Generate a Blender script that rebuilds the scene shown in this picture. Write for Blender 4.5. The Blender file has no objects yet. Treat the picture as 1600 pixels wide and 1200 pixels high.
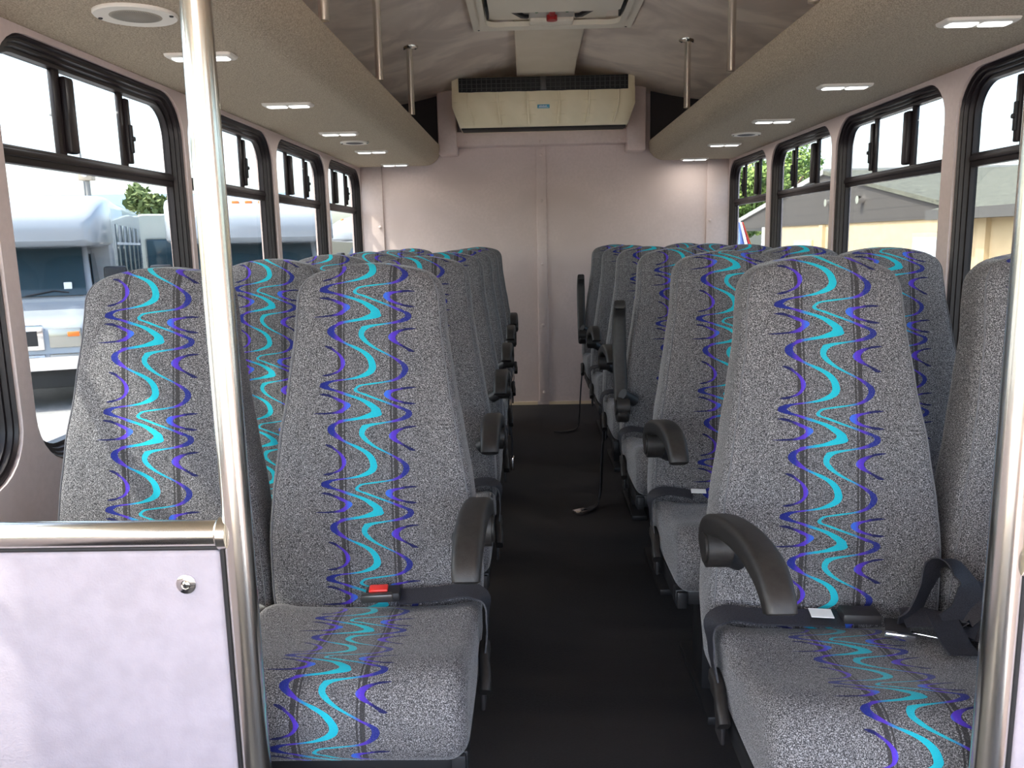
import bpy, bmesh, math, random
from mathutils import Vector, Matrix
C = bpy.context.scene.collection
sc = bpy.context.scene
PI = math.pi
random.seed(7)

# ------------------------------------------------------------------ camera, sky, sun, exposure
cam_d = bpy.data.cameras.new('camera'); cam = bpy.data.objects.new('camera', cam_d); C.objects.link(cam)
cam_d.sensor_width = 36; cam_d.lens = 36 * 1290 / 1600; cam_d.clip_start = 0.02; cam_d.clip_end = 500
Rm = Matrix(((0.99958995, 0.01690888, 0.0231091), (0.01984876, 0.17253155, -0.98480399), (-0.02063898, 0.98485885, 0.17212518)))
cam.matrix_world = Matrix.Translation((0, 0, 1.14)) @ Rm.to_4x4()
sc.camera = cam
H = 1.14
W = bpy.data.worlds.new('world'); sc.world = W; W.use_nodes = True
wn = W.node_tree.nodes; wl = W.node_tree.links; wn.clear()
sky = wn.new('ShaderNodeTexSky'); sky.sky_type = 'NISHITA'; sky.sun_disc = False
sky.sun_elevation = math.radians(48); sky.sun_rotation = math.radians(250); sky.air_density = 1.0; sky.dust_density = 3.0; sky.ozone_density = 1.0
hsv = wn.new('ShaderNodeHueSaturation'); hsv.inputs['Saturation'].default_value = 0.85
bg = wn.new('ShaderNodeBackground'); bg.inputs[1].default_value = 0.55
wo = wn.new('ShaderNodeOutputWorld')
wl.new(sky.outputs[0], hsv.inputs['Color']); wl.new(hsv.outputs[0], bg.inputs[0]); wl.new(bg.outputs[0], wo.inputs[0])
sun_d = bpy.data.lights.new('sun', 'SUN'); sun_d.energy = 6.5; sun_d.angle = math.radians(1.0); sun_d.color = (1.0, 0.93, 0.82)
sun = bpy.data.objects.new('sun', sun_d); C.objects.link(sun)
SUN_FROM = Vector((-0.50, -0.20, 0.84)).normalized()
sun.rotation_euler = SUN_FROM.to_track_quat('Z', 'Y').to_euler()
sc.view_settings.view_transform = 'Standard'; sc.view_settings.look = 'None'
sc.view_settings.gamma = 1; sc.view_settings.use_curve_mapping = False
sc.view_settings.exposure = 2.0
sc.cycles.max_bounces = 10; sc.cycles.diffuse_bounces = 5; sc.cycles.transparent_max_bounces = 24
sc.cycles.sample_clamp_indirect = 6.0

# ------------------------------------------------------------------ measured layout (metres, floor z = 0)
XL, XR, D = -1.117, 1.332, 5.67          # side walls, rear wall
XC = 0.1075
GZ = -0.91                                # ground outside
ZRK = 1.63                                # underside of luggage racks
ZS, ZT = 0.64, 1.615                      # window openings
YF = -1.75                                # front end of the cabin
FRONT = YF
def ceil_z(x):
    return 1.972 + 0.228 * math.exp(-((x - XC) / 0.74) ** 2)

# ------------------------------------------------------------------ materials
def mat(name, col=(0.5, 0.5, 0.5), rough=0.6, metal=0.0, emit=None, estr=0.0, spec=0.5, coat=0.0):
    m = bpy.data.materials.new(name); m.use_nodes = True
    b = m.node_tree.nodes['Principled BSDF']
    b.inputs['Base Color'].default_value = (*col, 1); b.inputs['Roughness'].default_value = rough
    b.inputs['Metallic'].default_value = metal; b.inputs['Specular IOR Level'].default_value = spec
    if coat: b.inputs['Coat Weight'].default_value = coat; b.inputs['Coat Roughness'].default_value = 0.05
    if emit: b.inputs['Emission Color'].default_value = (*emit, 1); b.inputs['Emission Strength'].default_value = estr
    return m
def nd(m, t, **k):
    n = m.node_tree.nodes.new(t)
    for a, v in k.items(): setattr(n, a, v)
    return n
def noise_mat(name, c1, c2, scale, rough=0.8, bump=0.0, detail=3.0, lo=0.35, hi=0.65, metal=0.0, c3=None, scale3=2.0, bscale=None, spec=0.3):
    """two-tone noise with an optional large-scale worn tone c3"""
    m = mat(name, c1, rough, metal, spec=spec); L = m.node_tree.links; b = m.node_tree.nodes['Principled BSDF']
    tc = nd(m, 'ShaderNodeTexCoord'); n = nd(m, 'ShaderNodeTexNoise'); n.inputs['Scale'].default_value = scale; n.inputs['Detail'].default_value = detail
    L.new(tc.outputs['Object'], n.inputs['Vector'])
    r = nd(m, 'ShaderNodeValToRGB'); r.color_ramp.elements[0].position = lo; r.color_ramp.elements[1].position = hi
    r.color_ramp.elements[0].color = (*c1, 1); r.color_ramp.elements[1].color = (*c2, 1)
    L.new(n.outputs['Fac'], r.inputs['Fac']); out = r.outputs['Color']
    if c3:
        n3 = nd(m, 'ShaderNodeTexNoise'); n3.inputs['Scale'].default_value = scale3; n3.inputs['Detail'].default_value = 4; n3.inputs['Distortion'].default_value = 1.2
        L.new(tc.outputs['Object'], n3.inputs['Vector'])
        r3 = nd(m, 'ShaderNodeValToRGB'); r3.color_ramp.elements[0].position = 0.42; r3.color_ramp.elements[1].position = 0.62
        L.new(n3.outputs['Fac'], r3.inputs['Fac'])
        mx = nd(m, 'ShaderNodeMixRGB'); mx.inputs['Color2'].default_value = (*c3, 1)
        L.new(r3.outputs['Color'], mx.inputs['Fac']); L.new(out, mx.inputs['Color1']); out = mx.outputs['Color']
    L.new(out, b.inputs['Base Color'])
    if bump:
        nb = n
        if bscale:
            nb = nd(m, 'ShaderNodeTexNoise'); nb.inputs['Scale'].default_value = bscale; nb.inputs['Detail'].default_value = 3; L.new(tc.outputs['Object'], nb.inputs['Vector'])
        bp = nd(m, 'ShaderNodeBump'); bp.inputs['Strength'].default_value = bump; bp.inputs['Distance'].default_value = 0.002
        L.new(nb.outputs['Fac'], bp.inputs['Height']); L.new(bp.outputs['Normal'], b.inputs['Normal'])
    return m

# --- seat fabric: grey speckle with a woven wavy band that repeats along V (UV in metres)
US, PER = 0.0535, 0.192
CURVES = {
 'A': [(0,-1.6,.13),(.014,-1.57,.10),(.034,-1.42,.055),(.065,-1.02,.038),(.1,-.68,.05),(.144,-.23,.06),(.21,.16,.10),(.26,.31,.17),(.3,.2,.13),(.333,-.26,.07),(.35,-.7,.06),(.374,-1.05,.045),(.41,-1.29,.09),(.45,-1.33,.13),(.505,-1.17,.09),(.565,-.83,.04),(.624,-.38,.06),(.7,.02,.09),(.785,.18,.12),(.84,.17,.12),(.892,-.05,.08),(.930,-.51,.04),(.946,-1.0,.032),(.962,-1.38,.04),(.982,-1.56,.09),(1,-1.6,.13)],
 'B': [(0,-.2,.03),(.02,-.37,.04),(.047,-.44,.05),(.086,-.16,.04),(.14,.32,.035),(.194,.83,.035),(.237,1.2,.06),(.29,1.5,.09),(.323,1.42,.09),(.355,1.17,.06),(.376,.78,.035),(.39,.32,.05),(.424,-.09,.08),(.484,-.21,.10),(.538,-.11,.08),(.6,.15,.05),(.656,.49,.035),(.71,.86,.03),(.763,1.16,.06),(.828,1.37,.1),(.88,1.34,.1),(.93,1.16,.06),(.961,.85,.035),(.978,.4,.03),(1,-.2,.03)],
 'C': [(0,-1.6,0),(.08,-1.62,0),(.086,-1.6,.065),(.12,-1.25,.045),(.16,-.95,.06),(.2,-.74,.12),(.24,-.86,.07),(.27,-1.1,.045),(.286,-1.57,.07),(.292,-1.6,0),(.59,-1.5,0),(.6,-1.45,.06),(.645,-1.2,.04),(.7,-.98,.05),(.77,-.88,.08),(.83,-.95,.05),(.87,-1.15,.04),(.9,-1.5,.06),(.91,-1.52,0),(1,-1.6,0)],
 'D': [(0,1.5,0),(.025,1.5,0),(.03,1.5,.06),(.05,1.1,.05),(.07,.8,.07),(.1,.72,.12),(.14,.86,.06),(.168,1.12,.04),(.2,1.55,.06),(.206,1.57,0),(.418,1.6,0),(.424,1.58,.06),(.45,1.2,.05),(.484,.97,.09),(.52,.9,.13),(.56,1.0,.07),(.61,1.3,.04),(.667,1.62,.06),(.673,1.64,0),(1,1.5,0)]}
def seat_fabric():
    m = mat('seat_fabric', (0.2, 0.2, 0.22), 0.92, spec=0.15); L = m.node_tree.links; b = m.node_tree.nodes['Principled BSDF']
    def M(op, a, c=None, d=None):
        n = nd(m, 'ShaderNodeMath', operation=op)
        for i, v in enumerate((a, c, d)):
            if v is None: continue
            if isinstance(v, (int, float)): n.inputs[i].default_value = v
            else: L.new(v, n.inputs[i])
        return n.outputs[0]
    uv = nd(m, 'ShaderNodeUVMap'); uv.uv_map = 'UVMap'
    sp = nd(m, 'ShaderNodeSeparateXYZ'); L.new(uv.outputs[0], sp.inputs[0])
    oi = nd(m, 'ShaderNodeObjectInfo'); so = nd(m, 'ShaderNodeSeparateColor'); L.new(oi.outputs['Color'], so.inputs[0])
    u = M('MULTIPLY', sp.outputs[0], 1 / US)
    t = M('FRACT', M('ADD', M('MULTIPLY', sp.outputs[1], 1 / PER), so.outputs[0]))
    # small weave wobble
    tc = nd(m, 'ShaderNodeTexCoord')
    def fc(pts, lo, hi):
        n = nd(m, 'ShaderNodeFloatCurve'); cv = n.mapping.curves[0]
        n.mapping.use_clip = False
        P = [(x, (y - lo) / (hi - lo)) for x, y in pts]
        cv.points[0].location = P[0]; cv.points[1].location = P[-1]
        for x, y in P[1:-1]: cv.points.new(x, y)
        n.mapping.update(); L.new(t, n.inputs['Value'])
        return M('ADD', M('MULTIPLY', n.outputs[0], hi - lo), lo)
    masks = {}
    ratio = PER / US
    for key, pts in CURVES.items():
        # smooth resample (catmull-rom) so that widths can include the slope
        xs = [p[0] for p in pts]; ys = [p[1] for p in pts]; ws = [p[2] for p in pts]
        def slope(i):
            a, c = max(0, i - 1), min(len(xs) - 1, i + 1)
            if key in 'AB' and i in (0, len(xs) - 1):
                a, c = 1, len(xs) - 2
                return (ys[1] - ys[-2]) / ((xs[1] - xs[0]) + (xs[-1] - xs[-2]))
            return (ys[c] - ys[a]) / (xs[c] - xs[a])
        wpts = []
        for i in range(len(xs)):
            s = slope(i) / ratio
            wpts.append((xs[i], ws[i] * math.sqrt(1 + s * s) * (1.0)))
        f = fc(list(zip(xs, ys)), -2, 2); w = fc(wpts, 0, 1)
        dlt = M('SUBTRACT', M('ABSOLUTE', M('SUBTRACT', u, f)), w)
        masks[key] = M('LESS_THAN', dlt, 0.0)
        if key in 'CD': masks[key] = M('MULTIPLY', masks[key], M('GREATER_THAN', w, 0.02))
    au = M('ABSOLUTE', u)
    rampAB = nd(m, 'ShaderNodeValToRGB'); e = rampAB.color_ramp.elements
    e[0].position = 0.0; e[0].color = (0.013, 0.42, 0.50, 1); e[1].position = 1.0; e[1].color = (0.008, 0.010, 0.10, 1)
    for pz, c in ((0.26, (0.012, 0.36, 0.47)), (0.38, (0.03, 0.20, 0.45)), (0.46, (0.085, 0.04, 0.42)), (0.54, (0.07, 0.03, 0.36)), (0.62, (0.012, 0.022, 0.19))):
        q = e.new(pz); q.color = (*c, 1)
    L.new(M('MULTIPLY', au, 0.5), rampAB.inputs['Fac'])
    rampCD = nd(m, 'ShaderNodeValToRGB'); e = rampCD.color_ramp.elements
    e[0].position = 0.36; e[0].color = (0.035, 0.13, 0.60, 1); e[1].position = 0.66; e[1].color = (0.006, 0.008, 0.07, 1)
    q = e.new(0.44); q.color = (0.09, 0.035, 0.46, 1); q = e.new(0.54); q.color = (0.06, 0.03, 0.34, 1)
    L.new(M('MULTIPLY', au, 0.5), rampCD.inputs['Fac'])
    # speckle
    n1 = nd(m, 'ShaderNodeTexNoise'); n1.inputs['Scale'].default_value = 620; n1.inputs['Detail'].default_value = 2; n1.inputs['Roughness'].default_value = 0.7
    L.new(tc.outputs['Object'], n1.inputs['Vector'])
    r1 = nd(m, 'ShaderNodeValToRGB'); e = r1.color_ramp.elements
    e[0].position = 0.36; e[0].color = (0.018, 0.018, 0.022, 1); e[1].position = 0.66; e[1].color = (0.38, 0.37, 0.38, 1)
    q = e.new(0.5); q.color = (0.088, 0.085, 0.088, 1)
    L.new(n1.outputs['Fac'], r1.inputs['Fac'])
    def mix(fac, a, c):
        x = nd(m, 'ShaderNodeMixRGB')
        for i, v in (('Fac', fac), ('Color1', a), ('Color2', c)):
            if isinstance(v, tuple): x.inputs[i].default_value = (*v, 1)
            elif isinstance(v, (int, float)): x.inputs[i].default_value = v
            else: L.new(v, x.inputs[i])
        return x.outputs['Color']
    # the woven bands beside the waves, slightly darker ground between them
    s1 = M('LESS_THAN', M('ABSOLUTE', M('SUBTRACT', au, 1.0)), 0.075)
    s2 = M('LESS_THAN', M('ABSOLUTE', M('SUBTRACT', au, 0.845)), 0.028)
    ground = mix(M('MULTIPLY', M('LESS_THAN', au, 1.0), 0.15), r1.outputs['Color'], (0.07, 0.07, 0.075))
    col = mix(M('MULTIPLY', M('MAXIMUM', s1, s2), 0.88), ground, (0.035, 0.033, 0.034))
    on = M('GREATER_THAN', sp.outputs[2], -1)
    col = mix(M('MULTIPLY', masks['C'], 0.92), col, rampCD.outputs['Color'])
    col = mix(M('MULTIPLY', masks['D'], 0.92), col, rampCD.outputs['Color'])
    col = mix(M('MULTIPLY', masks['B'], 0.90), col, rampAB.outputs['Color'])
    col = mix(M('MULTIPLY', masks['A'], 0.95), col, rampAB.outputs['Color'])
    L.new(col, b.inputs['Base Color'])
    bp = nd(m, 'ShaderNodeBump'); bp.inputs['Strength'].default_value = 0.5; bp.inputs['Distance'].default_value = 0.0015
    L.new(n1.outputs['Fac'], bp.inputs['Height']); L.new(bp.outputs['Normal'], b.inputs['Normal'])
    b.inputs['Sheen Weight'].default_value = 0.30; b.inputs['Sheen Roughness'].default_value = 0.22
    return m
M_FAB = seat_fabric()
M_PIPE = mat('seam_thread', (0.12, 0.12, 0.13), 0.9)
M_WALL = noise_mat('wall_vinyl', (0.62, 0.505, 0.47), (0.66, 0.54, 0.505), 60, 0.55, 0.25, c3=(0.59, 0.48, 0.445), scale3=1.6, bscale=420)
M_PANEL = noise_mat('lavender_vinyl', (0.38, 0.335, 0.37), (0.42, 0.37, 0.41), 30, 0.5, 0.35, bscale=260)
M_CEIL = noise_mat('ceiling_cloth', (0.80, 0.69, 0.58), (0.84, 0.73, 0.62), 9, 0.8, 0.2, c3=(0.62, 0.52, 0.44), scale3=2.6, bscale=200)
M_RACK = noise_mat('rack_carpet', (0.30, 0.245, 0.18), (0.54, 0.45, 0.34), 260, 0.95, 1.0, detail=2)
M_DARKB = mat('dark_board', (0.025, 0.02, 0.022), 0.8)
M_FLOOR = noise_mat('floor_rubber', (0.012, 0.012, 0.014), (0.02, 0.02, 0.022), 180, 0.62, 0.25, c3=(0.03, 0.027, 0.027), scale3=1.3)
M_FRAME = mat('window_frame_black', (0.014, 0.009, 0.010), 0.38, spec=0.4)
M_RUB = mat('rubber_black', (0.015, 0.013, 0.014), 0.55)
M_PLAS = noise_mat('armrest_plastic', (0.012, 0.010, 0.0095), (0.018, 0.016, 0.015), 90, 0.5, 0.12, bscale=500, spec=0.45)
M_BELT = noise_mat('belt_webbing', (0.012, 0.012, 0.016), (0.03, 0.03, 0.038), 500, 0.5, 0.4, spec=0.4)
M_RED = mat('red_button', (0.7, 0.03, 0.02), 0.35)
M_WHITE = mat('white_tag', (0.8, 0.8, 0.8), 0.5)
M_CHR = mat('chrome', (0.85, 0.83, 0.82), 0.12, 1.0)
M_STEEL = mat('brushed_steel', (0.80, 0.77, 0.70), 0.20, 1.0)
M_AC = noise_mat('cream_plastic', (0.84, 0.75, 0.54), (0.88, 0.79, 0.58), 12, 0.5, c3=(0.80, 0.71, 0.50), scale3=3)
M_HATCH = mat('hatch_plastic', (0.78, 0.71, 0.58), 0.45)
M_BEZ = mat('lamp_bezel', (0.75, 0.70, 0.62), 0.5)
M_LENS = mat('lamp_lens', (0.9, 0.9, 0.9), 0.3, emit=(0.95, 0.98, 1.0), estr=1.0)
M_BLACK = mat('black_matt', (0.01, 0.01, 0.01), 0.7)
M_FRM = mat('seat_steel', (0.02, 0.02, 0.022), 0.5, 0.3)
def glass_mat(name, tint, refl=0.06):
    m = bpy.data.materials.new(name); m.use_nodes = True; n = m.node_tree.nodes; L = m.node_tree.links; n.clear()
    o = n.new('ShaderNodeOutputMaterial'); t = n.new('ShaderNodeBsdfTransparent'); g = n.new('ShaderNodeBsdfGlossy'); x = n.new('ShaderNodeMixShader'); f = n.new('ShaderNodeMath'); f.operation = 'MULTIPLY'; lw = n.new('ShaderNodeLayerWeight'); lw.inputs[0].default_value = 0.3; L.new(lw.outputs['Facing'], f.inputs[0]); f.inputs[1].default_value = 0.04
    t.inputs[0].default_value = (*tint, 1); g.inputs['Roughness'].default_value = 0.02; L.new(f.outputs[0], x.inputs[0]); L.new(t.outputs[0], x.inputs[1]); L.new(g.outputs[0], x.inputs[2]); L.new(x.outputs[0], o.inputs[0])
    return m
M_GLASS = glass_mat('tinted_glass', (0.50, 0.52, 0.52))

# ------------------------------------------------------------------ helpers
def obj(name, bm, m, parent=None, smooth=True, loc=None, auto=40):
    me = bpy.data.meshes.new(name)
    bmesh.ops.recalc_face_normals(bm, faces=bm.faces)
    if smooth:
        for f in bm.faces: f.smooth = True
        ca = math.cos(math.radians(auto))
        for e in bm.edges:
            if len(e.link_faces) == 2 and e.link_faces[0].normal.dot(e.link_faces[1].normal) < ca: e.smooth = False
    bm.to_mesh(me); bm.free()
    for q in (m if isinstance(m, (list, tuple)) else [m]): me.materials.append(q)
    o = bpy.data.objects.new(name, me); C.objects.link(o)
    if parent is not None: o.parent = parent
    if loc is not None: o.location = loc
    return o
def tag(o, label=None, cat=None, group=None, kind=None):
    if label: o['label'] = label
    if cat: o['category'] = cat
    if group: o['group'] = group
    if kind: o['kind'] = kind
    return o
def thing(name, loc, rz=0, label=None, cat=None, group=None, kind=None):
    o = bpy.data.objects.new(name, None); C.objects.link(o); o.empty_display_size = 0.1
    o.location = loc; o.rotation_euler = (0, 0, rz)
    return tag(o, label, cat, group, kind)
def structure(name, bm, m, parent=None, smooth=True):
    o = obj(name, bm, m, parent, smooth)
    if parent is None: o['kind'] = 'structure'
    return o
def B(): return bmesh.new()
def box(bm, x0, x1, y0, y1, z0, z1, bev=0.0, seg=2, mi=0):
    t = bmesh.new()
    vs = [t.verts.new((x, y, z)) for x in (x0, x1) for y in (y0, y1) for z in (z0, z1)]
    for f in ((0, 1, 3, 2), (4, 6, 7, 5), (0, 4, 5, 1), (2, 3, 7, 6), (0, 2, 6, 4), (1, 5, 7, 3)): t.faces.new([vs[i] for i in f])
    if bev > 0: bmesh.ops.bevel(t, geom=list(t.edges), offset=bev, segments=seg, affect='EDGES', profile=0.5)
    for f in t.faces: f.material_index = mi
    merge(bm, t); return bm
def merge(bm, t, M=None):
    if M is not None: bmesh.ops.transform(t, matrix=M, verts=t.verts)
    mp = {v: bm.verts.new(v.co) for v in t.verts}
    for f in t.faces:
        try:
            g = bm.faces.new([mp[v] for v in f.verts]); g.material_index = f.material_index
        except ValueError: pass
    t.free()
def loft(bm, rings, closed=True, cap=True):
    vr = [[bm.verts.new(p) for p in r] for r in rings]
    n = len(vr[0])
    for a, b in zip(vr, vr[1:]):
        for i in range(n if closed else n - 1):
            j = (i + 1) % n
            try: bm.faces.new((a[i], a[j], b[j], b[i]))
            except ValueError: pass
    if cap and closed:
        bm.faces.new(vr[0][::-1]); bm.faces.new(vr[-1])
    return vr
def frames(path):
    P = [Vector(p) for p in path]; out = []
    for i, p in enumerate(P):
        t = (P[min(i + 1, len(P) - 1)] - P[max(i - 1, 0)]).normalized(); out.append((p, t))
    return out
def sweep(bm, path, section, up=(0, 0, 1), scale=None, cap=True):
    """section: list of (side, upward) pairs"""
    up = Vector(up); rings = []
    for i, (p, t) in enumerate(frames(path)):
        s = t.cross(up)
        if s.length < 1e-4: s = t.cross(Vector((1, 0, 0)))
        s.normalize(); u = s.cross(t).normalized(); k = scale[i] if scale else 1.0
        rings.append([p + s * a * k + u * c * k for a, c in section])
    return loft(bm, rings, True, cap)
def circ(r, n=16): return [(r * math.cos(2 * PI * i / n), r * math.sin(2 * PI * i / n)) for i in range(n)]
def rrect(w, h, r, k=4):
    out = []
    for cx, cy, a0 in ((w - r, h - r, 0), (-w + r, h - r, PI / 2), (-w + r, -h + r, PI), (w - r, -h + r, 1.5 * PI)):
        for i in range(k + 1):
            a = a0 + PI / 2 * i / k; out.append((cx + r * math.cos(a), cy + r * math.sin(a)))
    return out
def tube(bm, path, r, n=16, up=(0, 0, 1)): return sweep(bm, path, circ(r, n), up)
def cyl(bm, p0, p1, r, n=24, r2=None):
    p0, p1 = Vector(p0), Vector(p1); t = (p1 - p0).normalized()
    s = t.cross(Vector((0, 0, 1)));
    if s.length < 1e-3: s = Vector((1, 0, 0))
    s.normalize(); u = s.cross(t); r2 = r if r2 is None else r2
    return loft(bm, [[p + s * a * q + u * c * q for a, c in circ(1, n)] for p, q in ((p0, r), (p1, r2))])
def lathe(bm, prof, M=Matrix.Identity(4), n=32):
    """prof (r, z) around z"""
    rings = [[M @ Vector((r * math.cos(2 * PI * i / n), r * math.sin(2 * PI * i / n), z)) for i in range(n)] for r, z in prof]
    return loft(bm, rings)
def smooth_path(pts, n=6):
    P = [Vector(p) for p in pts]; out = []
    for i in range(len(P) - 1):
        a, b, c, d = P[max(i - 1, 0)], P[i], P[i + 1], P[min(i + 2, len(P) - 1)]
        for k in range(n):
            t = k / n; out.append(0.5 * ((2 * b) + (-a + c) * t + (2 * a - 5 * b + 4 * c - d) * t * t + (-a + 3 * b - 3 * c + d) * t ** 3))
    out.append(P[-1]); return out
def strap(bm, pts, wdirs, w=0.024, th=0.0016, n=6):
    """webbing along pts; wdirs gives the width direction at each point"""
    P = smooth_path(pts, n); Wd = smooth_path(wdirs, n); rings = []
    for i, p in enumerate(P):
        t = (P[min(i + 1, len(P) - 1)] - P[max(i - 1, 0)]).normalized(); s = Wd[i]; s = (s - s.dot(t) * t).normalized(); u = t.cross(s)
        rings.append([p + s * w + u * th, p - s * w + u * th, p - s * w - u * th, p + s * w - u * th])
    return loft(bm, rings)
def text_obj(name, body, size, m, parent, loc, rot):
    cu = bpy.data.curves.new(name, 'FONT'); cu.body = body; cu.size = size; cu.extrude = 0.0006; cu.align_x = 'CENTER'; cu.align_y = 'CENTER'
    tmp = bpy.data.objects.new(name + '_tmp', cu); C.objects.link(tmp)
    dg = bpy.context.evaluated_depsgraph_get(); me = bpy.data.meshes.new_from_object(tmp.evaluated_get(dg))
    bpy.data.objects.remove(tmp); bpy.data.curves.remove(cu)
    me.materials.clear(); me.materials.append(m)
    o = bpy.data.objects.new(name, me); C.objects.link(o); o.parent = parent; o.location = loc; o.rotation_euler = rot
    return o
def copy_tree(o, parent=None):
    c = o.copy(); C.objects.link(c)
    if parent is not None: c.parent = parent
    for ch in list(o.children): copy_tree(ch, c)
    return c

# ------------------------------------------------------------------ cabin shell
bm = B(); box(bm, XL - 0.02, XR + 0.02, YF, D + 0.05, -0.08, 0.0); structure('floor', bm, M_FLOOR, smooth=False)

def rr_loop(y0, y1, z0, z1, r, inset=0.0, k=8):
    y0 += inset; y1 -= inset; z0 += inset; z1 -= inset; r = max(r - inset, 0.01); out = []
    for cy, cz, a0 in ((y1 - r, z1 - r, 0), (y0 + r, z1 - r, PI / 2), (y0 + r, z0 + r, PI), (y1 - r, z0 + r, 1.5 * PI)):
        out.append([(cy + r * math.cos(a0 + PI / 2 * i / k), cz + r * math.sin(a0 + PI / 2 * i / k)) for i in range(k + 1)])
    return out
def wall_cell(bm, x, out, Y0, Y1, Z0, Z1, op=None, r=0.13, th=0.075):
    """one flat wall cell at plane x with an optional rounded opening; out = +1/-1 outward side"""
    if op is None:
        box(bm, min(x, x + out * th), max(x, x + out * th), Y0, Y1, Z0, Z1); return
    arcs = rr_loop(*op, r)
    for xx in (x, x + out * th):
        oc = [bm.verts.new((xx, Y1, Z1)), bm.verts.new((xx, Y0, Z1)), bm.verts.new((xx, Y0, Z0)), bm.verts.new((xx, Y1, Z0))]
        va = [[bm.verts.new((xx, y, z)) for y, z in a] for a in arcs]
        for c in range(4):
            for i in range(len(va[c]) - 1): bm.faces.new((oc[c], va[c][i], va[c][i + 1]))
            d = (c + 1) % 4
            bm.faces.new((oc[c], va[c][-1], va[d][0], oc[d]))
        if xx == x: first, fo = [v for a in va for v in a], oc
        else: second, so_ = [v for a in va for v in a], oc
    n = len(first)
    for i in range(n): j = (i + 1) % n; bm.faces.new((first[i], first[j], second[j], second[i]))
    for i in range(4): j = (i + 1) % 4; bm.faces.new((fo[i], fo[j], so_[j], so_[i]))
WL = [(-0.16, 0.80), (0.83, 1.75), (1.80, 2.77), (2.80, 3.72), (3.77, 4.68), (4.735, 5.655)]
WR = [(0.80, 1.70), (1.76, 2.69), (2.765, 3.715), (3.76, 4.69), (4.76, 5.655)]
def side_wall(name, x, out, wins, extra):
    bm = B(); edges = [w for w in wins]
    ys = [YF + 0.0] + [(a[1] + b[0]) / 2 for a, b in zip(edges, edges[1:])] + [D]
    start = edges[0][0] - 0.03
    cuts = [start] + [(a[1] + b[0]) / 2 for a, b in zip(edges, edges[1:])] + [D]
    for (a, b), y0, y1 in zip(wins, cuts, cuts[1:]):
        wall_cell(bm, x, out, y0, y1, 0.0, 2.00, (a, b, ZS, ZT))
    for e in extra: wall_cell(bm, x, out, *e)
    return structure(name, bm, M_WALL, smooth=False)
side_wall('wall_left', XL, -1, WL, [(YF, -0.19, 0.0, 2.00, (YF + 0.06, -0.25, 0.55, 1.62))])
side_wall('wall_right', XR, 1, WR, [(0.10, 0.77, 0.0, 2.00), (YF, -0.95, 0.0, 2.00), (-0.95, 0.10, 1.68, 2.00)])
# ceiling: shallow arch, double skin
bm = B(); nx, ny = 40, 24
def csheet(dz):
    g = [[bm.verts.new((XL + (XR - XL) * i / nx + (0), YF + (D + 0.04 - YF) * j / ny, ceil_z(XL + (XR - XL) * i / nx) + dz)) for j in range(ny + 1)] for i in range(nx + 1)]
    for i in range(nx):
        for j in range(ny): bm.faces.new((g[i][j], g[i + 1][j], g[i + 1][j + 1], g[i][j + 1]))
    return g
g1, g2 = csheet(0), csheet(0.06)
for i in range(nx):
    for j in (0, ny): bm.faces.new((g1[i][j], g1[i + 1][j], g2[i + 1][j], g2[i][j]))
for j in range(ny):
    for i in (0, nx): bm.faces.new((g1[i][j], g1[i][j + 1], g2[i][j + 1], g2[i][j]))
structure('ceiling', bm, M_CEIL)
# roof side fillers outside
bm = B(); box(bm, XL - 0.075, XR + 0.075, YF, YF + 0.02, 2.02, 2.26); box(bm, XL - 0.075, XR + 0.075, YF, YF + 0.02, -0.1, 0.72)
structure('wall_front', bm, M_WALL, smooth=False)
bm = B(); box(bm, XL + 0.03, XR - 0.85, YF + 0.03, -0.40, 0.0, 0.42, 0.05); box(bm, XL, XR - 0.7, YF + 0.02, YF + 0.25, 0.55, 0.72, 0.03); structure('trim_5', bm, mat('bounce_box_grey', (0.74, 0.69, 0.62), 0.8))  # unseen engine cover and shelf, added pale to bounce sunlight up to the ceiling
# rear wall
bm = B(); box(bm, XL - 0.02, XR + 0.02, D, D + 0.06, 0.0, 2.36)
structure('wall_back', bm, M_WALL, smooth=False)
def sect(a, y): return a * y
# beige light strips along the foot of the rear wall, beside a dark gap under the centre batten
bm = B(); box(bm, -0.35, 0.045, D - 0.006, D, 0.0, 0.022); structure('baseboard_back', bm, mat('beige_skirting', (0.75, 0.6, 0.4), 0.6), smooth=False)
bm = B(); box(bm, 0.125, 0.42, D - 0.006, D, 0.0, 0.022); structure('baseboard_rear', bm, bpy.data.materials['beige_skirting'], smooth=False)
def rivet(parent, x, y, z, m=M_WALL, r=0.011, nm='rivet'):
    b_ = B(); lathe(b_, [(0.001, -0.006), (r * .7, -0.005), (r, -0.002), (r, 0.0)], Matrix.Translation((x, y, z)) @ Matrix.Rotation(-PI / 2, 4, 'X'), 12)
    return obj(nm, b_, m, parent)
# centre batten
cb = thing('trim_1', (0, 0, 0), kind='structure')
bm = B(); box(bm, 0.056, 0.124, D - 0.012, D, 0.02, 1.755, 0.006); obj('batten', bm, M_WALL, cb)
for z in (1.735, 1.69, 1.395, 0.975, 0.56, 0.09): rivet(cb, 0.09, D - 0.016, z)
for n_, (xa, xb, xr) in enumerate(((XL, -0.975, -1.0), (1.19, XR, 1.215))):
    e = thing('trim_%d' % (n_ + 2), (0, 0, 0), kind='structure')
    bm = B(); box(bm, xa, xb, D - 0.014, D, 0.02, 1.64, 0.005); obj('side_strip', bm, M_WALL, e)
    for z in (1.24, 0.8): rivet(e, xr, D - 0.018, z)

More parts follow.
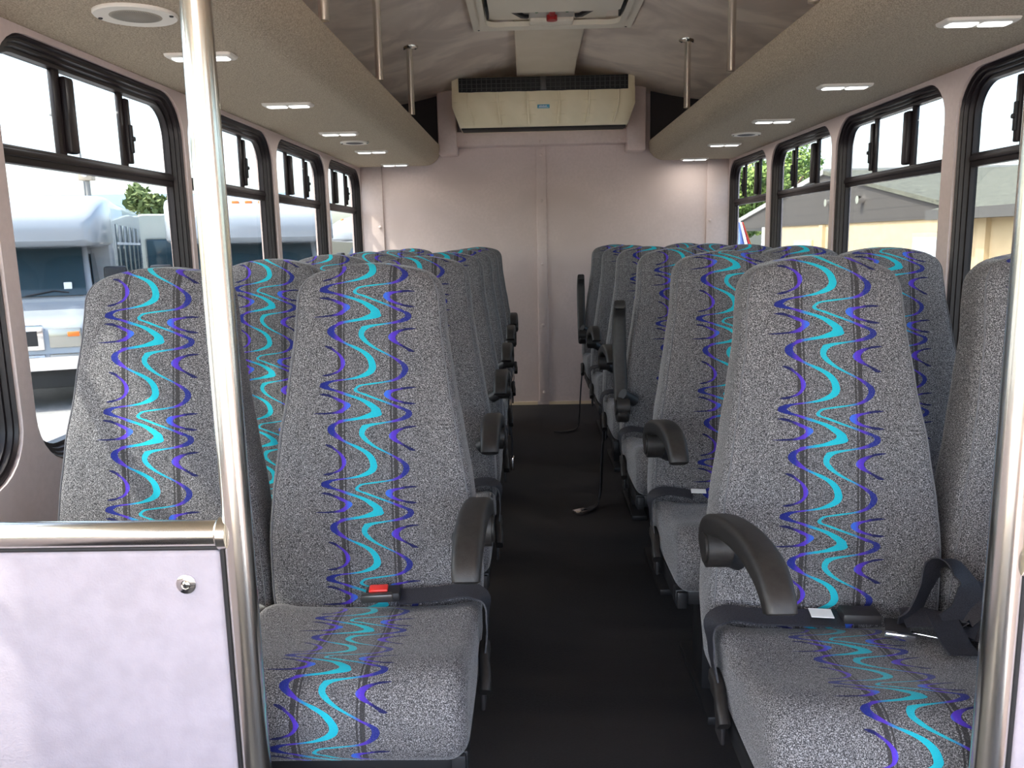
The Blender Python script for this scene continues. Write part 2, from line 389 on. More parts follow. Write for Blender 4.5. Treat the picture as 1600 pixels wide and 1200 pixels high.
# wall behind the air conditioner: pink ledge and side cheeks
tr = thing('trim_4', (0, 0, 0), kind='structure')
bm = B(); box(bm, -0.47, 0.66, D - 0.11, D, 1.745, 1.84, 0.012); obj('ledge', bm, M_WALL, tr)
for x in (-0.40, 0.60): rivet(tr, x, D - 0.113, 1.765)
rivet(tr, 0.09, D - 0.113, 1.765)
for xa, xb in ((-0.575, -0.455), (0.645, 0.765)):
    bm = B(); box(bm, xa, xb, D - 0.16, D, 1.69, 2.09, 0.012); obj('cheek', bm, M_WALL, tr)

# ------------------------------------------------------------------ windows
def ring_sweep(bm, x, out, op, r, prof):
    """frame profile swept round the opening: prof list of (inset, depth)"""
    rings = []
    for ins, dep in prof:
        rings.append([(x + out * dep, y, z) for a in rr_loop(*op, r, ins) for y, z in a])
    vr = [[bm.verts.new(p) for p in q] for q in rings]
    n = len(vr[0])
    for a, b in zip(vr, vr[1:] + [vr[0]]):
        for i in range(n): j = (i + 1) % n; bm.faces.new((a[i], a[j], b[j], b[i]))
PROF = [(-0.002, 0.010), (0.006, 0.007), (0.010, 0.014), (0.016, 0.014), (0.019, 0.024), (0.026, 0.024), (0.029, 0.036), (0.038, 0.036), (0.041, 0.056), (-0.002, 0.056)]
ZB = 1.352
def make_window(num, x, out, a, b, nearwide=True):
    op = (a, b, ZS, ZT); bm = B(); ring_sweep(bm, x, out, op, 0.13, PROF)
    xc = x + out * 0.050
    def xb(p, q): return (min(x + out * p, x + out * q), max(x + out * p, x + out * q))
    f = structure('window_%d' % num, bm, M_FRAME)
    bm = B(); box(bm, *xb(0.034, 0.056), a + 0.04, b - 0.04, ZB - 0.021, ZB + 0.021, 0.005); box(bm, *xb(0.028, 0.036), a + 0.04, b - 0.04, ZB - 0.004, ZB + 0.012, 0.003)
    obj('transom', bm, M_FRAME, f)
    bm = B(); box(bm, *xb(0.044, 0.057), a + 0.30, a + 0.335, ZB + 0.02, ZT - 0.038, 0.003)
    box(bm, *xb(0.028, 0.056), a + 0.330, a + 0.372, ZB + 0.026, ZT - 0.050, 0.008)
    obj('sliding_stile', bm, M_FRAME, f)
    bm = B(); box(bm, *xb(0.046, 0.057), a + 0.635, a + 0.665, ZB + 0.02, ZT - 0.038, 0.003)
    box(bm, *xb(0.038, 0.056), a + 0.662, a + 0.685, ZB + 0.030, ZT - 0.050, 0.004)
    st = obj('latch_stile', bm, M_FRAME, f)
    bm = B(); box(bm, *xb(0.031, 0.040), a + 0.666, a + 0.680, ZB + 0.06, ZB + 0.14, 0.003); cyl(bm, (x + out * 0.034, a + 0.673, ZB + 0.10), (x + out * 0.026, a + 0.673, ZB + 0.10), 0.007, 12)
    obj('latch', bm, M_RUB, st)
    for nm, z0, z1, dd in (('lower_pane', ZS + 0.025, ZB, 0.048), ('upper_pane', ZB, ZT - 0.025, 0.048)):
        bm = B(); box(bm, *xb(dd, dd + 0.004), a + 0.025, b - 0.025, z0, z1); obj(nm, bm, M_GLASS, f, smooth=False)
    return f
k = 1
for a, b in WL: make_window(k, XL, -1, a, b); k += 1
for a, b in WR: make_window(k, XR, 1, a, b); k += 1

# ------------------------------------------------------------------ luggage racks
RY0, RY1 = YF + 0.05, 5.58
def rack(side, label):
    out = -1 if side < 0 else 1
    xw = XL if side < 0 else XR; xi = -0.566 if side < 0 else 0.79
    s = 1 if side < 0 else -1       # towards the aisle
    e = thing('luggage_rack', (0, 0, 0), 0, label, 'luggage rack')
    # underside with rounded nose: closed profile in x-z
    r = 0.105; lower = [(xw, ZRK)]
    prof = [(xw, ZRK), (xi - s * r, ZRK)]
    for i in range(1, 9):
        a = -PI / 2 + PI / 2 * i / 8
        prof.append((xi - s * r + s * r * math.cos(a), ZRK + r + r * math.sin(a)))
    prof += [(xi, ZRK + 0.120), (xi - s * 0.006, ZRK + 0.127), (xi - s * 0.018, ZRK + 0.127), (xi - s * 0.024, ZRK + 0.118), (xi - s * 0.026, ZRK + 0.09), (xi - s * 0.09, ZRK + 0.035), (xw, ZRK + 0.035)]
    bm = B(); ys = [RY0 + (RY1 - RY0) * i / 20 for i in range(21)]
    loft(bm, [[(x, y, z) for x, z in prof] for y in ys]); obj('shelf', bm, M_RACK, e)
    # dark end board between rack and roof
    pts = [(xi - s * 0.01, ZRK + 0.10)] + [(xi - s * 0.01 + (xw - xi) * i / 8, ceil_z(xi - s * 0.01 + (xw - xi) * i / 8) - 0.005) for i in range(9)] + [(xw, ZRK + 0.04), (xi - s * 0.1, ZRK + 0.04)]
    bm = B(); loft(bm, [[(x, y, z) for x, z in pts] for y in (RY1 - 0.015, RY1)]); obj('end_board', bm, M_DARKB, e, smooth=False)
    return e
rack(-1, 'carpeted overhead luggage rack above the windows facing the parked buses')
rack(1, 'carpeted overhead luggage rack above the windows facing the tan house')

# reading lamps under the racks
def make_lamp():
    e = thing('reading_lamp', (0, 0, 0))
    bm = B(); sec_ = rrect(0.088, 0.036, 0.012, 4)
    loft(bm, [[(x, y, 0) for x, y in sec_], [(x * 0.98, y * 0.95, -0.006) for x, y in sec_], [(x * 0.93, y * 0.82, -0.009) for x, y in sec_]])
    obj('bezel', bm, M_BEZ, e)
    for sx in (-1, 1):
        bm = B(); sec2 = rrect(0.034, 0.021, 0.008, 4)
        loft(bm, [[(sx * 0.039 + x, y, -0.0085) for x, y in sec2], [(sx * 0.039 + x * .95, y * .9, -0.0115) for x, y in sec2]])
        obj('lens', bm, M_LENS, e)
    return e
lamp0 = make_lamp(); used = False
NTH = ['rear-wall end', 'second from the rear wall', 'third from the rear wall', 'fourth from the rear wall', 'fifth from the rear wall', 'sixth from the rear wall', 'seventh from the rear wall']
for side, x, ys, nm in ((-1, -0.845, (5.42, 4.62, 3.84, 3.04, 2.25), 'rack on the parked-bus side'), (1, 1.075, (5.50, 4.68, 3.77, 2.94, 2.10), 'rack on the house side')):
    for i, y in enumerate(ys):
        o = lamp0 if not used else copy_tree(lamp0); used = True
        o.location = (x, y, ZRK)
        tag(o, 'lit twin reading lamp, %s, under the %s' % (NTH[i] if i else 'nearest the rear wall', nm), 'reading lamp', 'reading lamps under the racks')
        ld = bpy.data.lights.new('reading_light', 'AREA'); ld.shape = 'RECTANGLE'; ld.size = 0.13; ld.size_y = 0.04; ld.energy = 0.12; ld.color = (1, 0.96, 0.9)
        lo = bpy.data.objects.new('reading_light', ld); C.objects.link(lo); lo.parent = o; lo.location = (0, 0, -0.014)
def speaker(x, y, r, label, dark=False):
    e = thing('ceiling_speaker', (x, y, ZRK), 0, label, 'speaker', 'round speakers set in the racks')
    bm = B(); lathe(bm, [(r * 0.80, 0.0), (r, 0.0), (r, -0.004), (r * 0.97, -0.007), (r * 0.80, -0.006)]); obj('ring', bm, M_BEZ, e)
    bm = B(); lathe(bm, [(0.001, -0.009), (r * 0.5, -0.008), (r * 0.8, -0.003), (r * 0.8, 0.0)]); obj('mesh_grille', bm, M_RUB if dark else M_GRILLE, e)
    for sx in (-1, 1):
        bm = B(); lathe(bm, [(0.001, -0.0095), (0.004, -0.009), (0.005, -0.006)], Matrix.Translation((sx * r * 0.9, 0, 0)), 10); obj('screw', bm, M_RUB, e)
M_GRILLE = mat('speaker_mesh', (0.2, 0.17, 0.14), 0.6); 
def dots(m, scale, dark, light):
    L = m.node_tree.links; b = m.node_tree.nodes['Principled BSDF']; tc = nd(m, 'ShaderNodeTexCoord'); v = nd(m, 'ShaderNodeTexVoronoi'); v.inputs['Scale'].default_value = scale; v.inputs['Randomness'].default_value = 0.0
    L.new(tc.outputs['Object'], v.inputs['Vector']); r = nd(m, 'ShaderNodeValToRGB'); r.color_ramp.elements[0].position = 0.3; r.color_ramp.elements[1].position = 0.4
    r.color_ramp.elements[0].color = (*dark, 1); r.color_ramp.elements[1].color = (*light, 1); L.new(v.outputs['Distance'], r.inputs['Fac']); L.new(r.outputs['Color'], b.inputs['Base Color'])
dots(M_GRILLE, 250, (0.03, 0.025, 0.02), (0.34, 0.29, 0.23))
speaker(-0.828, 1.85, 0.085, 'large round speaker with pale ring beside the nearest reading lamp')
speaker(-0.85, 4.20, 0.07, 'dark round speaker in the rack on the parked-bus side', True)
speaker(1.08, 4.24, 0.07, 'dark round speaker in the rack on the house side', True)

# grab poles between rack and roof
def make_grab():
    e = thing('grab_pole', (0, 0, 0))
    bm = B(); cyl(bm, (0, 0, 0), (0, 0, 1), 0.0145, 20); return e, bm
for i, (x, y) in enumerate(((-0.556, 2.45), (-0.556, 3.33), (-0.556, 4.22), (0.775, 2.40), (0.775, 3.33), (0.775, 4.22))):
    zt = ceil_z(x); z0 = ZRK + 0.1265
    where = ('nearest', 'middle', 'farthest')[i % 3]
    e = thing('grab_pole', (x - (0.008 if x < 0 else -0.008), y, z0), 0, '%s short steel pole joining the %s rack to the roof' % (where, 'parked-bus side' if x < 0 else 'house side'), 'grab pole', 'steel poles holding up the racks')
    bm = B(); cyl(bm, (0, 0, 0), (0, 0, zt - z0 + 0.01), 0.0155, 20); obj('pole', bm, M_STEEL, e)
    bm = B(); lathe(bm, [(0.0155, zt - z0 - 0.012), (0.02, zt - z0 - 0.01), (0.042, zt - z0 - 0.006), (0.044, zt - z0), (0.0155, zt - z0 + 0.012)]); fl = obj('flange', bm, M_STEEL, e)
    for a in (0.5, 2.6, 4.7):
        bm = B(); lathe(bm, [(0.001, -0.012), (0.004, -0.011), (0.005, -0.006)], Matrix.Translation((0.032 * math.cos(a), 0.032 * math.sin(a), zt - z0)), 8); obj('screw', bm, M_RUB, fl)

# ------------------------------------------------------------------ roof hatch, cover panel, air conditioner
HX = XC + 0.022; HZ = 2.172
ht = thing('roof_hatch', (HX, 3.85, HZ), 0, 'cream emergency roof hatch with red release knob in the ceiling', 'roof hatch'); ht.scale = (0.953, 0.953, 0.953)
def bent(bm, outline, z0, z1, inner=None):
    """plate following the slight arch of the hatch, thickness z0..z1, optionally with an inner hole outline of equal length"""
    f = lambda x, y, z: (x, y, z - 0.030 * (x / 0.395) ** 2)
    if inner is None: loft(bm, [[f(x, y, z0) for x, y in outline], [f(x, y, z1) for x, y in outline]]); return
    a = [[bm.verts.new(f(x, y, z)) for x, y in o] for z in (z0, z1) for o in (outline, inner)]
    n = len(outline)
    for p, q in ((0, 1), (1, 3), (3, 2), (2, 0)):
        for i in range(n): j = (i + 1) % n; bm.faces.new((a[p][i], a[p][j], a[q][j], a[q][i]))
bm = B(); bent(bm, rrect(0.395, 0.39, 0.03, 10), 0.0, -0.014, rrect(0.345, 0.345, 0.11, 10)); obj('outer_frame', bm, M_HATCH, ht)
bm = B(); bent(bm, rrect(0.352, 0.352, 0.12, 10), -0.002, -0.026, rrect(0.325, 0.325, 0.10, 10)); obj('raised_rim', bm, M_HATCH, ht)
bm = B(); bent(bm, rrect(0.34, 0.34, 0.10, 6), 0.03, 0.012); obj('dish', bm, M_HATCH, ht)
bm = B(); t = [(x, y * 0.52 - 0.155) for x, y in rrect(0.30, 0.33, 0.10, 8)]
bent(bm, t, -0.010, -0.040); obj('lid', bm, M_HATCH, ht)
bm = B(); box(bm, -0.113, 0.100, 0.0, 0.235, -0.022, -0.004, 0.004); pl = obj('latch_plate', bm, mat('latch_grey', (0.46, 0.43, 0.38), 0.4), ht)
bm = B(); box(bm, -0.113, 0.100, 0.225, 0.31, -0.040, -0.012, 0.008, 3); obj('lip', bm, M_HATCH, ht)
for s in (-1, 1):
    cx = -0.006
    bm = B(); sweep(bm, [(cx + s * 0.115, 0.21, -0.020), (cx + s * 0.14, 0.20, -0.020), (cx + s * 0.24, -0.02, -0.020)], rrect(0.013, 0.008, 0.003, 2)); obj('gasket', bm, M_RUB, ht)
    bm = B(); box(bm, *sorted((s * 0.306, s * 0.318)), -0.1, 0.12, -0.052, -0.02, 0.003); obj('slot', bm, M_BLACK, ht)
bm = B(); box(bm, -0.020, 0.008, 0.06, 0.16, -0.036, -0.020, 0.005); cyl(bm, (-0.006, 0.19, -0.022), (-0.006, 0.19, -0.046), 0.026, 20); obj('release_knob', bm, mat('knob_red', (0.42, 0.02, 0.02), 0.4), ht)
bm = B(); sweep(bm, smooth_path([(-0.113, 0.09, -0.024), (-0.006, 0.02, -0.026), (0.10, 0.09, -0.024)]), circ(0.002, 6)); obj('pull_wire', bm, M_RUB, pl)
for x in (-0.08, 0.065):
    bm = B(); cyl(bm, (x, 0.13, -0.021), (x, 0.13, -0.024), 0.007, 10); obj('green_dot', bm, mat('green_mark', (0.05, 0.22, 0.08), 0.5), pl)
for s in (-1, 1):
    bm = B(); lathe(bm, [(0.001, -0.003), (0.005, -0.002), (0.006, 0)], Matrix.Translation((s * 0.37, 0.365, -0.040)), 10); obj('screw', bm, M_RUB, ht)

bm = B()
rings = []
for y, z in ((4.18, 2.178), (4.24, 2.168), (4.90, 2.158), (5.24, 2.132), (5.27, 2.127)):
    rings.append([(XC + 0.012 + x, y, z + w) for x, w in rrect(0.175, 0.009, 0.007, 3)])
loft(bm, rings); tag(obj('duct_cover', bm, noise_mat('tan_vinyl', (0.70, 0.60, 0.46), (0.74, 0.64, 0.50), 8, 0.6, 0.2, bscale=200)), 'tan padded cover strip running from roof hatch to air conditioner', 'duct cover')

ac = thing('air_conditioner', (XC - 0.004, 5.25, 1.826), 0, 'cream wall air conditioner with black top grille on the rear wall', 'air conditioner'); ac.scale = (0.978, 1, 0.985)
bm = B(); aw = 0.57
# body profile in y-z (front is -y)
acp = [(0.415, -0.0), (0.04, -0.0), (0.02, 0.012), (-0.005, 0.06), (-0.02, 0.12), (-0.015, 0.20), (0.0, 0.225), (0.0, 0.290), (0.415, 0.290)]
def ac_ring(x, taper):
    return [(x, y, z if z > 0.1 else z + 0) for y, z in acp]
def rx(t, z): return aw - max(0, (0.12 - z)) * 0.35
bm = B(); xs = [-1 + 2 * i / 30 for i in range(31)]
rings = []
for t in xs:
    ring = []
    for y, z in acp:
        xx = t * rx(t, z); groove = 0.0
        for gx in (-0.82, -0.50, -0.17, 0.17, 0.50, 0.82): 
            if abs(t - gx) < 0.04 and y < 0.03 and z < 0.21: groove = 0.009
        edge = 0.02 * max(0, (abs(t) - 0.95) / 0.05) ** 2
        ring.append((xx, y + (groove + edge if y < 0.2 else 0), z))
    rings.append(ring)
loft(bm, rings); obj('housing', bm, M_AC, ac)
for gx in (-0.82, -0.50, -0.17, 0.17, 0.50, 0.82):
    bm = B(); sweep(bm, [(gx * rx(0, z), y - 0.001, z) for y, z in acp[2:6]], rrect(0.007, 0.006, 0.003, 2), up=(1, 0, 0)); obj('rib', bm, M_AC, ac)
bm = B(); sweep(bm, [(-aw + 0.01, -0.014, 0.145), (aw - 0.01, -0.014, 0.145)], rrect(0.003, 0.002, 0.001, 2)); sweep(bm, [(-aw + 0.03, 0.0, 0.065), (aw - 0.03, 0.0, 0.065)], rrect(0.003, 0.002, 0.001, 2)); obj('moulding', bm, M_AC, ac)
bm = B(); box(bm, -0.525, 0.525, -0.016, 0.004, 0.203, 0.287, 0.003); gr = obj('grille', bm, M_BLACK, ac)
for i in range(34):
    x = -0.505 + 1.01 * i / 33
    bm = B(); box(bm, x - 0.0025, x + 0.0025, -0.024, -0.014, 0.210, 0.281); obj('louvre_fin', bm, mat('louvre', (0.035, 0.033, 0.033), 0.4) if i == 0 else bpy.data.materials['louvre'], gr, smooth=False)
for z in (0.225, 0.25, 0.275):
    bm = B(); box(bm, -0.52, 0.52, -0.02, -0.015, z - 0.001, z + 0.001); obj('grille_wire', bm, bpy.data.materials['louvre'], gr, smooth=False)
bm = B(); box(bm, -0.02, 0.02, -0.027, -0.014, 0.206, 0.284, 0.002); obj('grille_clamp', bm, bpy.data.materials['louvre'], gr)
bm = B(); box(bm, -0.038, 0.038, -0.026, -0.018, 0.098, 0.120, 0.002); bd = obj('badge', bm, mat('badge_blue', (0.08, 0.38, 0.55), 0.4), ac)
text_obj('badge_lettering', 'carrier', 0.018, M_WHITE, bd, (0, -0.0265, 0.109), (PI / 2, 0, 0)) if False else None
bm = B()
for i in range(6): box(bm, -0.026 + i * 0.008, -0.021 + i * 0.008, -0.0275, -0.025, 0.106, 0.113 + (0.002 if i % 2 else 0))
box(bm, -0.03, 0.03, -0.0272, -0.0255, 0.1015, 0.1035)
obj('badge_mark', bm, M_WHITE, bd, smooth=False)
bm = B(); box(bm, -0.52, 0.52, 0.06, 0.21, -0.010, 0.002, 0.003); obj('drip_tray', bm, M_BLACK, ac)

# ------------------------------------------------------------------ seats
def interp(tab, z):
    for (a, va), (b, vb) in zip(tab, tab[1:]):
        if z <= b: t = max(0, (z - a) / (b - a)); t = t * t * (3 - 2 * t) * 0.35 + t * 0.65; return va + (vb - va) * t
    return tab[-1][1]
HWT = [(0.30, 0.200), (0.45, 0.212), (0.55, 0.209), (0.66, 0.197), (0.76, 0.182), (0.86, 0.165), (0.96, 0.151), (1.06, 0.144), (1.12, 0.142)]
YFT = [(0.30, 0.012), (0.45, 0.0), (0.60, -0.006), (0.75, 0.012), (0.9, 0.045), (1.02, 0.075), (1.12, 0.10)]
THT = [(0.30, 0.11), (0.5, 0.135), (0.8, 0.12), (1.0, 0.10), (1.12, 0.085)]
def back_mesh():
    bm = B(); uvl = bm.loops.layers.uv.new('UVMap'); data = {}
    ZTOP = 1.085; rings = []; vv = 0; last = None
    zs = [(0.32 + 0.018 * (1 - math.cos(a)) * 0 + 0.0, None) for a in ()]
    levels = []
    for i in range(4):
        a = PI / 2 * i / 4; levels.append((0.31 + 0.03 * (1 - math.cos(a)), 0.03 * (1 - math.sin(a))))
    nb = 34
    for i in range(nb + 1): levels.append((0.34 + (ZTOP - 0.05 - 0.34) * i / nb, 0.0))
    for i in range(1, 9):
        a = PI / 2 * i / 8; levels.append((ZTOP - 0.05 + 0.05 * math.sin(a), 0.05 * (1 - math.cos(a))))
    for z, ins in levels:
        hw = interp(HWT, z) - ins; y0 = interp(YFT, z) + ins * 0.55; th = interp(THT, z) - ins * 1.1
        rf, rb = min(0.022, th * 0.45), min(0.038, th * 0.5)
        F, K = [], []
        for i in range(6):     # left side to front corner
            a = PI - PI / 2 * i / 5; F.append((-hw + rf + rf * math.cos(a), y0 + rf - rf * math.sin(a)))
        for i in range(1, 12): x = (-hw + rf) + (2 * hw - 2 * rf) * i / 12; F.append((x, y0))
        for i in range(6): a = PI / 2 - PI / 2 * i / 5; F.append((hw - rf + rf * math.cos(a), y0 + rf - rf * math.sin(a)))
        for i in range(6): a = PI / 2 * i / 5; K.append((hw - rb + rb * math.cos(a), y0 + th - rb + rb * math.sin(a)))
        for i in range(1, 12): x = (hw - rb) - (2 * hw - 2 * rb) * i / 12; K.append((x, y0 + th))
        for i in range(6): a = PI / 2 + PI / 2 * i / 5; K.append((-hw + rb + rb * math.cos(a), y0 + th - rb + rb * math.sin(a)))
        ring = []
        for x, y in F + K:
            q = x / (hw + 1e-6); crown = 0.010 * (1 - q * q) * min(1, max(0, (z - 0.3) / 0.1))
            yy = y - (crown if y < y0 + th * 0.5 else 0)
            # bolster: small forward lift near the sides low down
            zz = z + 0.016 * (1 - q * q) * max(0, (z - 0.9) / 0.2)
            ring.append((x, yy, zz))
        rings.append(ring)
    # v = arc length down the front centre
    mid = len(F) // 2; vs_ = [0.0]
    for a, b in zip(rings, rings[1:]): vs_.append(vs_[-1] + (Vector(a[mid]) - Vector(b[mid])).length)
    vtop = vs_[-1]
    vr = []
    for k_, r in enumerate(rings):
        row = []
        for p in r:
            v = bm.verts.new(p); row.append(v); data[v] = (p[0], vtop - vs_[k_])
        vr.append(row)
    n = len(vr[0])
    for a, b in zip(vr, vr[1:]):
        for i in range(n): j = (i + 1) % n; bm.faces.new((a[i], a[j], b[j], b[i]))
    nf = len(F)
    for row in (vr[0], vr[-1]):
        for i in range(nf - 1): bm.faces.new((row[i], row[i + 1], row[n - 2 - i], row[n - 1 - i]))
    for f in bm.faces:
        for l in f.loops: l[uvl].uv = data[l.vert]
    # thickness direction for the top strip of pattern
    pl_, pr_ = [], []
    for r in rings[3:-4]:
        pl_.append(Vector(r[3]) + Vector((-0.0006, -0.0004, 0))); pr_.append(Vector(r[nf - 4]) + Vector((0.0006, -0.0004, 0)))
    return bm, pl_, pr_
CP = [(0.05, 0.405), (0.0, 0.43), (-0.05, 0.45), (-0.10, 0.456), (-0.16, 0.458), (-0.22, 0.466), (-0.28, 0.480), (-0.325, 0.488), (-0.36, 0.485), (-0.39, 0.466), (-0.406, 0.435), (-0.408, 0.405), (-0.402, 0.375), (-0.385, 0.350), (-0.355, 0.338), (-0.28, 0.333), (-0.18, 0.331), (-0.08, 0.331), (0.0, 0.335), (0.05, 0.345)]
def cushion_mesh():
    bm = B(); uvl = bm.loops.layers.uv.new('UVMap'); data = {}
    P = smooth_path([(0, y, z) for y, z in CP], 2); P = [(p.y, p.z) for p in P]
    arc = [0.0]
    for a, b in zip(P, P[1:]): arc.append(arc[-1] + math.hypot(a[0] - b[0], a[1] - b[1]))
    cy, cz = -0.19, 0.40; hw = 0.211; r = 0.032; st = []
    for i in range(7): a = PI / 2 * i / 6; st.append((-hw + r - r * math.cos(a), r * (1 - math.sin(a))))
    for i in range(1, 14): st.append((-hw + r + (2 * hw - 2 * r) * i / 14, 0))
    for i in range(7): a = PI / 2 * (1 - i / 6); st.append((hw - r + r * math.cos(a), r * (1 - math.sin(a))))
    rings = []
    for x, ins in st:
        ring = []; q = abs(x) / hw
        for (y, z) in P:
            sy = 1 - ins / 0.22; szz = 1 - ins / 0.07
            dip = -0.006 * (1 - q * q) if z > 0.42 else 0
            lip = 0.010 * max(0, (q - 0.75) / 0.25) if (z > 0.42 and y > -0.08) else 0
            ring.append((x, cy + (y - cy) * sy, cz + (z - cz) * szz + dip + lip))
        rings.append(ring)
    vr = [[bm.verts.new(p) for p in r_] for r_ in rings]
    for k_, row in enumerate(vr):
        for i, v in enumerate(row): data[v] = (st[k_][0], arc[i])
    n = len(vr[0])
    for a, b in zip(vr, vr[1:]):
        for i in range(n): j = (i + 1) % n; bm.faces.new((a[i], a[j], b[j], b[i]))
    bm.faces.new(vr[0][::-1]); bm.faces.new(vr[-1])
    for f in bm.faces:
        for l in f.loops: l[uvl].uv = data[l.vert]
    return bm
def arm_mesh():
    """pivot at origin, reaching towards -y, width along x"""
    bm = B()
    path = smooth_path([(0, 0.014, -0.030), (0, 0.034, -0.004), (0, 0.018, 0.030), (0, -0.03, 0.050), (0, -0.10, 0.068), (0, -0.18, 0.082), (0, -0.25, 0.086), (0, -0.31, 0.080), (0, -0.345, 0.062), (0, -0.356, 0.045)], 5)
    n = len(path); scl = [1.0] * n
    for i in range(n):
        f = i / (n - 1); scl[i] = 0.75 + 0.25 * min(1, f * 8)
        if f > 0.72: scl[i] *= 1 - 0.16 * (f - 0.72) / 0.28
    scl[-1] *= 0.75; scl[0] *= 0.8
    sweep(bm, path, rrect(0.0235, 0.019, 0.010, 4), up=(0, 0.3, 1), scale=scl) if False else None
    rings = []
    for i, (p, t) in enumerate(frames(path)):
        s = Vector((1, 0, 0)); u = s.cross(t).normalized(); k_ = scl[i]
        rings.append([p + s * a * k_ + u * c * k_ for a, c in rrect(0.0235, 0.0185, 0.011, 4)])
    loft(bm, rings)
    return bm
def seat_thing(side):
    """double seat; origin on the floor below the joint of the aisle seat; side -1: aisle lies at +x, +1: aisle at -x"""
    ai = 1 if side < 0 else -1
    root = thing('double_seat', (0, 0, 0))
    for k_, cx in enumerate((0.0, -ai * 0.425)):
        bm, pl_, pr_ = back_mesh(); bk = obj('backrest', bm, M_FAB, root, auto=60); bk.location = (cx, 0, 0); bk.color = (PH[k_][0], 0, 0, 1)
        for pp in (pl_, pr_):
            bm = B(); tube(bm, pp, 0.0016, 6, up=(0, 1, 0)); obj('seam', bm, M_PIPE, bk)
        bm = cushion_mesh(); cu = obj('seat_cushion', bm, M_FAB, root, auto=60); cu.location = (cx, 0, 0); cu.color = (PH[k_][1], 0, 0, 1)
    xa = ai * 0.220
    a = obj('armrest', arm_mesh(), M_PLAS, root); a.location = (xa, -0.08, 0.615)
    bm = B(); cyl(bm, (-0.02, 0, 0), (0.02, 0, 0), 0.034, 24); cyl(bm, (-0.024, 0, 0), (0.024, 0, 0), 0.026, 24); obj('hub', bm, M_PLAS, a)
    bm = B(); cyl(bm, (xa - ai * 0.045, -0.05, 0.58), (xa, -0.078, 0.610), 0.02, 12); obj('arm_bracket', bm, M_FRM, root)
    # lever
    bm = B(); xo = ai * 0.222
    sweep(bm, smooth_path([(xo, -0.09, 0.385), (xo, -0.13, 0.378), (xo + ai * 0.004, -0.165, 0.362), (xo + ai * 0.004, -0.185, 0.345)]), rrect(0.010, 0.015, 0.007, 3)); obj('recline_lever', bm, M_PLAS, root)
    # frame
    x0, x1 = sorted((ai * 0.205, -ai * 0.68))
    bm = B(); box(bm, x0, x1, -0.33, -0.295, 0.290, 0.328, 0.004); box(bm, x0, x1, -0.05, -0.015, 0.290, 0.328, 0.004)
    for xx in (ai * 0.19, -ai * 0.21, -ai * 0.62): box(bm, xx - 0.012, xx + 0.012, -0.34, 0.03, 0.285, 0.325, 0.003)
    obj('frame', bm, M_FRM, root)
    bm = B(); lx = ai * 0.10
    box(bm, lx - 0.02, lx + 0.02, -0.235, -0.115, 0.02, 0.292, 0.004); obj('leg', bm, M_FRM, root)
    bm = B(); box(bm, lx - 0.03, lx + 0.03, -0.36, 0.02, 0.0, 0.022, 0.004); obj('foot', bm, M_FRM, root)
    bm = B(); lx = -ai * 0.64; box(bm, lx - 0.015, lx + 0.015, -0.235, -0.115, 0.0, 0.292, 0.004); obj('leg', bm, M_FRM, root)
    return root
PH = [(0.0, 0.1), (0.3, 0.4)]
protoL = seat_thing(-1); protoR = seat_thing(1)
def belt(root, ai, reach=0.16, y=-0.055, buckle='black', drop=0.345, tagx=None):
    """webbing from the anchor on the aisle flank over the cushion edge and along the joint"""
    e = ai * 0.2135; top = 0.470
    pts = [(e + ai * 0.006, y - 0.075, drop - 0.02), (e + ai * 0.010, y - 0.055, 0.385), (e + ai * 0.013, y - 0.03, 0.43), (e + ai * 0.008, y - 0.008, 0.468), (e - ai * 0.025, y + 0.0, 0.482), (e - ai * 0.08, y + 0.002, 0.474), (e - ai * reach, y + 0.0, 0.470)]
    wd = [(0, 1, 0.25), (0, 1, 0.35), (0, 1, 0.4), (0, 1, 0.25), (0, 1, 0.15), (0, 1, 0.15), (0, 1, 0.2)]
    bm = B(); strap(bm, pts, wd); s = obj('seat_belt', bm, M_BELT, root)
    bm = B(); box(bm, *sorted((e + ai * 0.002, e + ai * 0.010)), y - 0.10, y - 0.055, drop - 0.055, drop - 0.005, 0.003); obj('anchor', bm, M_RUB, s)
    x = e - ai * (reach + 0.032)
    if buckle:
        bm = B(); t = bmesh.new(); box(t, -0.033, 0.033, -0.022, 0.022, 0, 0.020, 0.006); merge(bm, t, Matrix.Translation((x, y, 0.466)) @ Matrix.Rotation(0.10 * ai, 4, 'Z')); bk = obj('buckle', bm, M_RUB, s)
        if buckle == 'red':
            bm = B(); t = bmesh.new(); box(t, -0.018, 0.018, -0.014, 0.014, 0.018, 0.0245, 0.003); merge(bm, t, Matrix.Translation((x - ai * 0.008, y, 0.466)) @ Matrix.Rotation(0.1 * ai, 4, 'Z')); obj('release_button', bm, M_RED, bk)
            bm = B(); t = bmesh.new(); box(t, -0.03, 0.03, -0.027, -0.010, 0.004, 0.020, 0.003); merge(bm, t, Matrix.Translation((x - ai * 0.01, y - 0.002, 0.466)) @ Matrix.Rotation(0.1 * ai, 4, 'Z')); obj('buckle_plate', bm, mat('gunmetal', (0.10, 0.09, 0.085), 0.3, 0.7), bk)
    if tagx:
        bm = B(); t = bmesh.new(); box(t, -0.019, 0.019, -0.017, 0.017, 0, 0.0015); merge(bm, t, Matrix.Translation((e - ai * tagx, y, 0.4795)) @ Matrix.Rotation(-0.15, 4, 'Z')); obj('care_tag', bm, M_WHITE, s, smooth=False)
    return s
ROWN = ['front row', 'second row', 'third row', 'fourth row', 'fifth row', 'rear row']
PHL = [(.22, .72, .38, .1), (.55, .1, .5, .6), (.1, .3, .7, .2), (.75, .5, .3, .8), (.35, .6, .9, .4), (.6, .2, .15, .5)]
seats = {}
